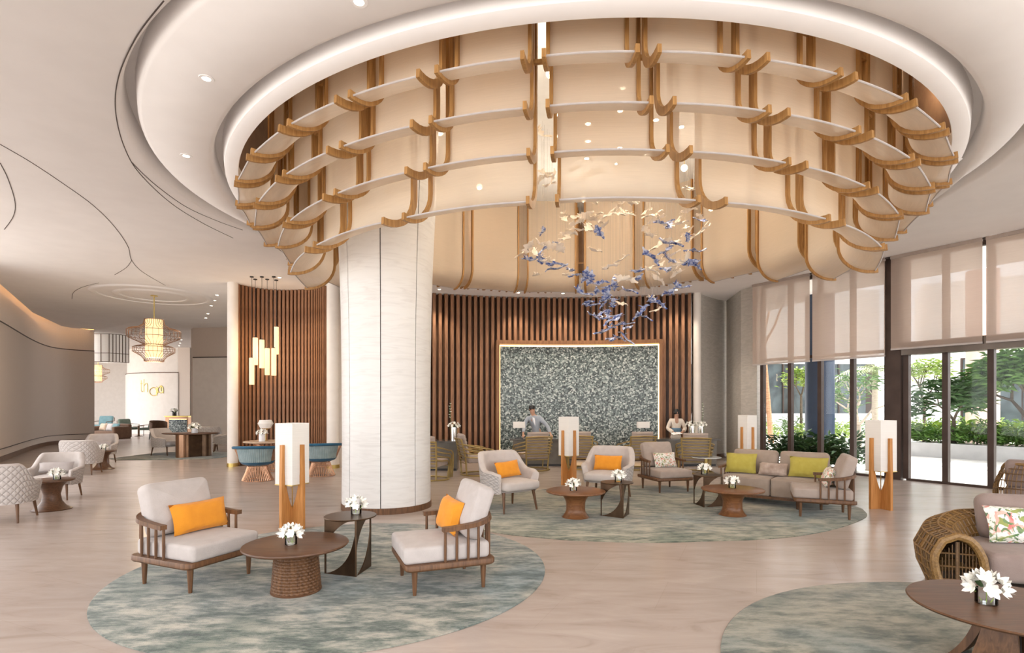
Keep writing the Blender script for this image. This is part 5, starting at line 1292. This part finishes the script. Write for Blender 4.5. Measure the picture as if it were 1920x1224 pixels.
ct = thing('oval_table', 'long table with a rounded bronze base in the corridor', 'table', (-10.95, 18.75, 0))
pt_ = circ(0, 0, .95, .55, 48)
MB().loft([[(x*.96, y*.96, .775) for x, y in pt_], [(x, y, .79) for x, y in pt_], [(x, y, .815) for x, y in pt_], [(x*.98, y*.98, .82) for x, y in pt_]], True, True).build('tabletop', 'wood_top', ct)
MB().lathe([(.21, .0), (.21, .775)], 36, Matrix.Translation((-.12, -.28, 0))).build('round_leg', 'bronze_bright', ct)
MB().lathe([(.21, .0), (.21, .775)], 36, Matrix.Translation((.35, .25, 0))).build('round_leg', 'bronze', ct)
MB().box(-.32, .32, -.14, .14, 0, .775, Matrix.Translation((.13, 0, 0)) @ Matrix.Rotation(.85, 4, 'Z')).build('centre_panel', 'bronze', ct, smooth=False)
flower_vase('white flowers in a pale jar on the corridor table', (-10.75, 18.6, .82), 'vases on far tables', 1.6, 13, 'cloth_white', .06, .10, .10, 5)
tub_chair('pale armchair at the left end of the corridor table', (-12.15, 19.35, 0), face_rz(.96, -.2), 'chairs round the corridor table', 1.12)
tub_chair('pale quilted armchair behind the right end of the corridor table', (-11.85, 21.4, 0), face_rz(-.5, .86), 'chairs round the corridor table', 1.12)
tub_chair('pale armchair beside the white pillar at the corridor table', (-10.95, 20.9, 0), face_rz(-.85, -.4), 'chairs round the corridor table', 1.12)
hs_ = thing('host_stand', 'brass edged host stand with a dark mosaic front under the sign', 'desk', (U(333, 30), 30.2, 0))
MB().box(-.62, .62, -.28, .30, 0, 1.12).build('body', 'bronze_bright', hs_, smooth=False); MB().box(-.42, .56, -.30, -.28, .06, .98).build('mosaic_front', 'mosaic', hs_, smooth=False); MB().box(-.66, .66, -.33, .33, 1.12, 1.18).build('worktop', 'brass', hs_, smooth=False); MB().box(-.40, .54, -.296, -.282, .99, 1.02).build('light_strip', 'led_warm', hs_, smooth=False)
flower_vase('small plant and flowers on the host stand', (U(324, 30), 30.15, 1.18), 'vases on far tables', 2.0, 9, 'black_metal', .05, .10, .09, 6)
def far_chair(label, loc, rz, fab, s=1.0):
    t = thing('club_chair', label, 'chair', loc, rz, 'far lounge chairs'); t.scale = (s, s, s)
    for sx in (-1, 1):
        for sy in (-1, 1): MB().tube([(sx*.34, sy*.32, 0), (sx*.32, sy*.30, .34)], .016, 6).build('leg', 'black_metal', t)
        MB().tube([(sx*.34, -.32, .34), (sx*.35, -.34, .60), (sx*.35, .30, .64), (sx*.32, .36, .80)], .016, 6).build('arm', 'wood_dark', t)
    m = cushion_mb(.62, .66, .14, .04, .01); place(m, (0, 0, .33)); m.build('seat_cushion', fab, t)
    b = cushion_mb(.62, .44, .14, .05, .02); place(b, (0, 0, 0), rx=math.radians(76)); zs = min(p[2] for p in b.v); ym = max(p[1] for p in b.v); b.v = [(x, y-ym+.36, z-zs+.45) for x, y, z in b.v]; b.build('back_cushion', fab, t)
    return t
far_chair('dark green lounge chair below the left end of the sign wall', (U(240, 31.5), 31.5, 0), face_rz(.9, -.3), 'far_green', 1.1)
far_chair('dark lounge chair seen between the green chair and the leather chair', (U(276, 31.8), 31.8, 0), face_rz(-.9, -.2), 'far_green', 1.0)
lc = thing('dining_armchair', 'dark leather armchair with long legs beside the host stand', 'chair', (U(297, 28.3), 28.3, 0), face_rz(.8, -.5))
for sx in (-1, 1):
    for sy in (-1, 1): MB().tube([(sx*.30, sy*.30, 0), (sx*.26, sy*.26, .45)], .025, 6).build('leg', 'black_metal', lc)
MB().grid(lambda u, v: (.40*math.sin(lerp(-2, 2, u)), .38*math.cos(lerp(-2, 2, u)), lerp(.45, .98-.12*abs(2*u-1)**2, v)), 24, 4).build('curved_back', 'far_leather', lc)
MB().lathe([(.3, .43), (.36, .45), (.36, .52), (.3, .55)], 28).build('seat', 'far_leather', lc)
fs = thing('leather_sofa', 'brown leather sofa with cushions at the end of the left wall', 'sofa', (U(207, 29.0), 29.0, 0), face_rz(-.3, -.95))
MB().box(-.85, .85, -.45, .45, .0, .42).build('base', 'far_leather', fs, smooth=False)
for x in (-.80, .80): m = cushion_mb(.24, .95, .60, .06, .02); place(m, (x, 0, .05)); m.build('arm', 'far_leather', fs)
m = cushion_mb(1.8, .24, .72, .07, .02); place(m, (0, .40, .05)); m.build('backrest', 'far_leather', fs)
for x, mt in ((-.45, 'orange_cloth'), (.05, 'linen_light'), (.45, 'far_teal')): throw_pillow({'orange_cloth': 'rust pillow on the far leather sofa', 'linen_light': 'pale pillow on the far leather sofa', 'far_teal': 'teal pillow on the far leather sofa'}[mt], mt if mt != 'orange_cloth' else 'wood_pale', loc_of(fs, (x, -.05, .43)), fs.rotation_euler.z, .46, .40, .16, .35)
ft = far_chair('pale chair with a teal cushion behind the leather sofa', (U(193, 33.5), 33.5, 0), face_rz(.1, -1), 'far_teal', 1.25)
lt = thing('side_table', 'small round side table among the far lounge chairs', 'table', (U(260, 31.2), 31.2, 0), 0)
MB().lathe([(.2, .0), (.2, .02), (.05, .05), (.05, .56), (.28, .57), (.28, .60)], 24).build('pedestal', 'bronze', lt)

# sign letters on the curved wall
def letter_tube(paths, r=.03): 
    mb = MB()
    return mb
def sg_pt(u, v):
    best = min(sgs, key=lambda p: abs(U(u, p[1])-p[0])); 
    i = sgs.index(best); a_, b_ = sgs[max(i-1, 0)], sgs[min(i+1, len(sgs)-1)]
    t = 0; Y = best[1]
    for _ in range(4):
        x = U(u, Y); t = (x-a_[0])/((b_[0]-a_[0]) or 1); Y = lerp(a_[1], b_[1], t)
    Y -= .12; return (U(u, Y), Y, H+(HZ-v)*Y/F)
SGN = thing('sign', 'thin gold lettering fixed to the curved pale wall at the end of the corridor', 'sign', (sg_pt(286, 730)[0], sg_pt(286, 730)[1], 0))
def cr(x, y): return (160+x/8.745, 700+y/8.745)
letters = {'letter_t': [[(918, 110), (918, 285), (930, 300), (945, 290)], [(905, 165), (935, 165)]],
           'letter_h': [[(960, 95), (960, 305)], [(960, 205), (985, 165), (1012, 165), (1022, 200), (1022, 305)]],
           'letter_o': [[(1120+65*math.cos(a), 297+67*math.sin(a)) for a in [2*PI*i/20 for i in range(21)]]],
           'letter_a': [[(1168, 235), (1168, 362)], [(1150, 262), (1168, 240), (1186, 232)]],
           'letter_i': [[(1170, 212), (1172, 214)], [(1186, 232), (1186, 318)]],
           'letter_a_end': [[(1232+42*math.cos(a), 268+52*math.sin(a)) for a in [2*PI*i/20 for i in range(21)]], [(1215, 210), (1245, 200), (1270, 225), (1275, 260), (1275, 325)], [(1240, 215), (1235, 250), (1240, 290)]]}
for nm, strokes in letters.items():
    for st_ in strokes:
        pts = [sg_pt(*cr(x, y)) for x, y in st_]
        o = MB().tube([(p[0]-SGN.location.x, p[1]-SGN.location.y, p[2]) for p in pts], .024, 6).build('letter_stroke', 'brass', SGN)
# ================================================================ OUTSIDE THE WINDOWS
def leaves_mb(n, fn, L, W, seed, droop=.3):
    r = random.Random(seed); mb = MB()
    for i in range(n):
        p, d = fn(r); d = Vector(d).normalized(); p = Vector(p); s = d.cross(Vector((r.uniform(-.4, .4), r.uniform(-.4, .4), 1))).normalized()
        l = L*r.uniform(.7, 1.3); w = W*r.uniform(.8, 1.2); up = s.cross(d)
        mid = p+d*l*.5+up*l*.08; tip = p+d*l-Vector((0, 0, droop*l*.5))
        o = len(mb.v); mb.v += [tuple(p), tuple(mid-s*w/2), tuple(tip), tuple(mid+s*w/2)]; mb.f += [(o, o+1, o+2), (o, o+2, o+3)]
    return mb
def shrub_mesh(seed, n, rx, ry, rz, L, W):
    def fn(r):
        a = r.uniform(0, 2*PI); t = r.uniform(0, 1)**.6; ph = r.uniform(.05, 1.0); rr = t
        p = (rx*rr*math.cos(a)*math.sin(ph*PI/2+.3), ry*rr*math.sin(a)*math.sin(ph*PI/2+.3), rz*(1-ph*.9)*(.4+.6*t)+.05)
        return p, (math.cos(a)+r.uniform(-.5, .5), math.sin(a)+r.uniform(-.5, .5), r.uniform(-.1, 1.0))
    return leaves_mb(n, fn, L, W, seed).mesh('foliage', False)
def shrub(name, label, loc, me, mat, group, sc=1.0, rz=0):
    t = thing(name, label, 'shrub', loc, rz, group); t.scale = (sc,)*3
    put('foliage', me, mat, t); MB().tube([(0, 0, -.02), (.02, 0, .3)], .02, 6).build('stem', 'bark_dark', t); return t
dk = [shrub_mesh(s, 260, .55, .55, .85, .26, .07) for s in (1, 2)]; hd = [shrub_mesh(s, 330, .75, .75, 1.2, .22, .08) for s in (3, 4)]; hb = [shrub_mesh(s, 420, .7, .6, .75, .24, .06) for s in (5, 6)]
rs = random.Random(5)
for i in range(8):                                             # dark shrubs just outside the far windows
    t_ = lerp(wt(1432)+.2, wt(1640)+1.2, i/7.0)+rs.uniform(-.1, .1); x, y = wp(t_, 1.0+rs.uniform(0, .5)); shrub('dark_shrub', 'dark green leafy shrub close outside the far windows', (x, y, -.02), dk[i % 2], 'leaf_dark', 'dark shrubs outside the far windows', rs.uniform(.85, 1.15), rs.uniform(0, 6))
for i in range(16):                                            # bright hedge across the drive, two rows
    row = i % 2; x = lerp(12.6, 24.5, (i//2)/7.0); y = 27.0-(x-12.6)*.10+row*1.3; shrub('hedge_shrub', 'sunlit yellow green hedge shrub across the drive', (x, y, -.02), hd[i % 2], 'leaf_bright' if row == 0 else 'leaf_mid', 'hedge across the drive', rs.uniform(.75, .9)+.2*row, rs.uniform(0, 6))
# planter wall with hedge opposite the glass doors
p0 = Vector((13.7, 20.0)); pd = Vector((WD.x, WD.y)); pln = Vector((WN.x, WN.y))
def pbox(name, mat, s0, s1, d0, d1, z0, z1, parent=None):
    q = [p0-pd*s0+pln*d0, p0-pd*s1+pln*d0, p0-pd*s1+pln*d1, p0-pd*s0+pln*d1]; mb = MB()
    mb.add([(v.x, v.y, z0) for v in q]+[(v.x, v.y, z1) for v in q], [(3, 2, 1, 0), (4, 5, 6, 7), (0, 1, 5, 4), (1, 2, 6, 5), (2, 3, 7, 6), (3, 0, 4, 7)]); return mb.build(name, mat, parent, smooth=False)
pw = tag(pbox('planter_trough', 'planter_grey', 0, 14, 0, .25, -.03, .42), 'long grey planter wall opposite the glass doors', 'planter'); pbox('coping', 'planter_grey', 0, 14, -.03, .28, .42, .46, pw); pbox('soil_bed', 'soil', 0, 14, .25, 3.4, -.03, .36, pw)
pbox('kerb_line', 'dark_joint', -1, 14, -3.2, -3.15, -.028, -.022, pw)
for i in range(22):
    s = lerp(.3, 10.5, (i//2)/10.0); row = i % 2; v = p0-pd*s+pln*(.75+1.35*row); shrub('planter_shrub', 'leafy shrub in the grey planter opposite the doors', (v.x, v.y, .34), hb[i % 2], ['leaf_mid', 'leaf_bright'][row], 'planter shrubs', rs.uniform(.95, 1.15)+.15*row, rs.uniform(0, 6))
# blue pillar and the buildings beyond
bp_ = struct(MB().lathe([(.42, -.03), (.42, 5.6)], 40, Matrix.Translation((U(1537, 17.6), 17.6, 0))).build('pillar_outside', 'blue_paint'))
b1 = thing('building', 'white building with a band of dark glass beyond the hedge', 'building', (18, 34, 0))
MB().box(-8, 5, 0, 5, -.03, 1.25).build('plinth_wall', 'render_white', b1, smooth=False)
MB().box(-8, 5, .4, 5, 4.35, 9).build('upper_wall', 'render_white', b1, smooth=False)
for i in range(7):
    x = -8+i*1.75; MB().box(x+.04, x+1.71, .5, .6, 1.25, 4.35).build('pane', 'glass_dark', b1, smooth=False); MB().box(x-.04, x+.04, .42, .66, 1.25, 4.35).build('mullion', 'window_metal', b1, smooth=False)
MB().box(-8, 5, .8, 5, 1.25, 4.35).build('core', 'window_metal', b1, smooth=False)
b2 = thing('building', 'white building with one large dark window behind the planter', 'building', (29.5, 29.5, 0))
mz = Matrix.Rotation(math.radians(-32), 4, 'Z')
def b2box(name, mat, *a): mb = MB().box(*a, mz); return mb.build(name, mat, b2, smooth=False)
b2box('wall', 'render_white', -6, 14, .3, 5, -.03, 9); b2box('window_frame', 'window_metal', -4.2, -.2, .15, .35, .65, 4.5)
for i in range(3): b2box('pane', 'glass_dark', -4.1+i*1.3, -4.1+i*1.3+1.22, .10, .16, .75, 4.4)
b2box('window_frame', 'window_metal', 5.2, 9.6, .15, .35, .5, 4.3)
for i in range(3): b2box('pane', 'glass_dark', 5.3+i*1.42, 5.3+i*1.42+1.34, .10, .16, .6, 4.2)
struct(MB().lathe([(.62, -.03), (.62, 8)], 32, Matrix.Translation((U(1842, 25.5), 25.5, 0))).build('pillar_pink', 'pink_paint'))
# trees
def branch(mb, p, d, L, r, lvl, rnd, tips, spread=.55, taper=.62):
    d = Vector(d).normalized(); q = Vector(p)+d*L*.5+Vector((rnd.uniform(-.06, .06)*L, rnd.uniform(-.06, .06)*L, 0)); e = Vector(p)+d*L
    mb.tube([tuple(p), tuple(q), tuple(e)], [r, r*.85, r*taper], 6)
    if lvl == 0: tips.append((e, d)); return
    for k in range(rnd.choice((2, 3)) if lvl > 1 else 3):
        a = 2*PI*k/3+rnd.uniform(0, 2); ax = d.cross(Vector((math.cos(a), math.sin(a), .2))).normalized(); nd_ = (d+ax*rnd.uniform(spread*.7, spread*1.3)+Vector((0, 0, .12))).normalized()
        branch(mb, e, nd_, L*rnd.uniform(.62, .82), r*taper, lvl-1, rnd, tips, spread, taper)
def tree(name, label, loc, h0, r0, lvl, seed, bark, leaf, nl, L, W, spread=.6, lean=(0, 0), L0=None):
    rnd = random.Random(seed); t = thing(name, label, 'tree', loc, 0); mb = MB(); tips = []
    mb.tube([(0, 0, -.05), (lean[0]*.5, lean[1]*.5, h0*.5), (lean[0], lean[1], h0)], [r0*1.2, r0, r0*.8], 8)
    for k in range(3):
        a = 2*PI*k/3+seed; branch(mb, (lean[0], lean[1], h0), (math.cos(a)*spread, math.sin(a)*spread, 1), (L0 or h0*.45), r0*.62, lvl, rnd, tips, spread)
    mb.build('trunk', bark, t)
    def fn(r):
        e, d = tips[r.randrange(len(tips))]; a = r.uniform(0, 2*PI); return (tuple(Vector(e)+Vector((r.uniform(-.26, .26), r.uniform(-.26, .26), r.uniform(-.42, .2)))), (math.cos(a)+d.x*.4, math.sin(a)+d.y*.4, r.uniform(-.2, .7)))
    leaves_mb(nl, fn, L, W, seed).build('foliage', leaf, t, smooth=False); return t
tree('leaning_tree', 'bare orange trunk of a leaning tree at the left end of the far windows', (U(1446, 26), 26, 0), 4.6, .11, 1, 3, 'bark_orange', 'leaf_mid', 400, .3, .1, .6, (-.35, 0))
tree('small_tree', 'small yellow green tree between two far window posts', (U(1512, 27.5), 28, 0), 2.2, .07, 2, 9, 'bark_dark', 'leaf_bright', 500, .26, .10, .45, L0=.55)
tree('frangipani', 'frangipani tree with bare pale branches right of the blue pillar', (U(1610, 23), 23, 0), .9, .10, 3, 4, 'bark_pale', 'leaf_mid', 420, .30, .09, .75, L0=.85)
tree('small_tree', 'slim yellow green tree behind the glass door nearest the brown post', (U(1733, 22.5), 22.5, .3), 1.5, .06, 2, 12, 'bark_dark', 'leaf_bright', 620, .24, .09, .42, L0=.75)
tree('planter_tree', 'spreading dark leaved tree in the planter at the right edge', (16.4, 17.4, .34), .9, .12, 3, 6, 'bark_dark', 'leaf_mid', 4200, .42, .075, .75, L0=.85)
tree('planter_tree', 'low tree with dark pointed leaves in the planter behind the middle door', (15.2, 18.9, .34), .9, .07, 2, 15, 'bark_dark', 'leaf_dark', 900, .40, .07, .8, L0=.65)
pm = thing('palm_tree', 'palm tree with a ringed trunk outside the far windows', 'tree', (U(1641, 24.5), 24.5, 0)); pm.scale = (.9, .9, .76)
rg_ = [(.17-.012*z+.008*(i % 2), z) for i, z in enumerate([k*.16 for k in range(25)])]; MB().lathe([(r, z-.03) for r, z in rg_], 16).build('trunk', 'bark_pale', pm); MB().lathe([(.12, 3.8), (.16, 4.0), (.10, 4.6)], 16).build('crownshaft', 'leaf_palm', pm)
rp = random.Random(3)
for k in range(13):
    a = 2*PI*k/13+rp.uniform(-.2, .2); el = rp.uniform(.2, 1.1); mb = MB(); pts = []
    for i in range(9):
        t = i/8; r_ = 1.9*t; pts.append((math.cos(a)*r_*math.cos(el*.6), math.sin(a)*r_*math.cos(el*.6), 4.45+1.6*t*math.sin(el)-1.5*t*t))
    mb.tube(pts, [.02*(1-i/9) for i in range(9)], 5)
    for i in range(1, 9):
        for s in (-1, 1):
            for h_ in (0, .5):
                p = Vector(pts[i]).lerp(Vector(pts[i-1]), h_); sd_ = Vector((-math.sin(a)*s, math.cos(a)*s, 0)); fw = Vector((math.cos(a), math.sin(a), 0)); tip = p+sd_*.42+fw*.25-Vector((0, 0, .28)); o = len(mb.v)
                mb.v += [tuple(p), tuple(p.lerp(tip, .5)+fw*.03), tuple(tip), tuple(p.lerp(tip, .5)-fw*.03)]; mb.f += [(o, o+1, o+2, o+3)]
    mb.build('frond', 'leaf_palm', pm, smooth=False)
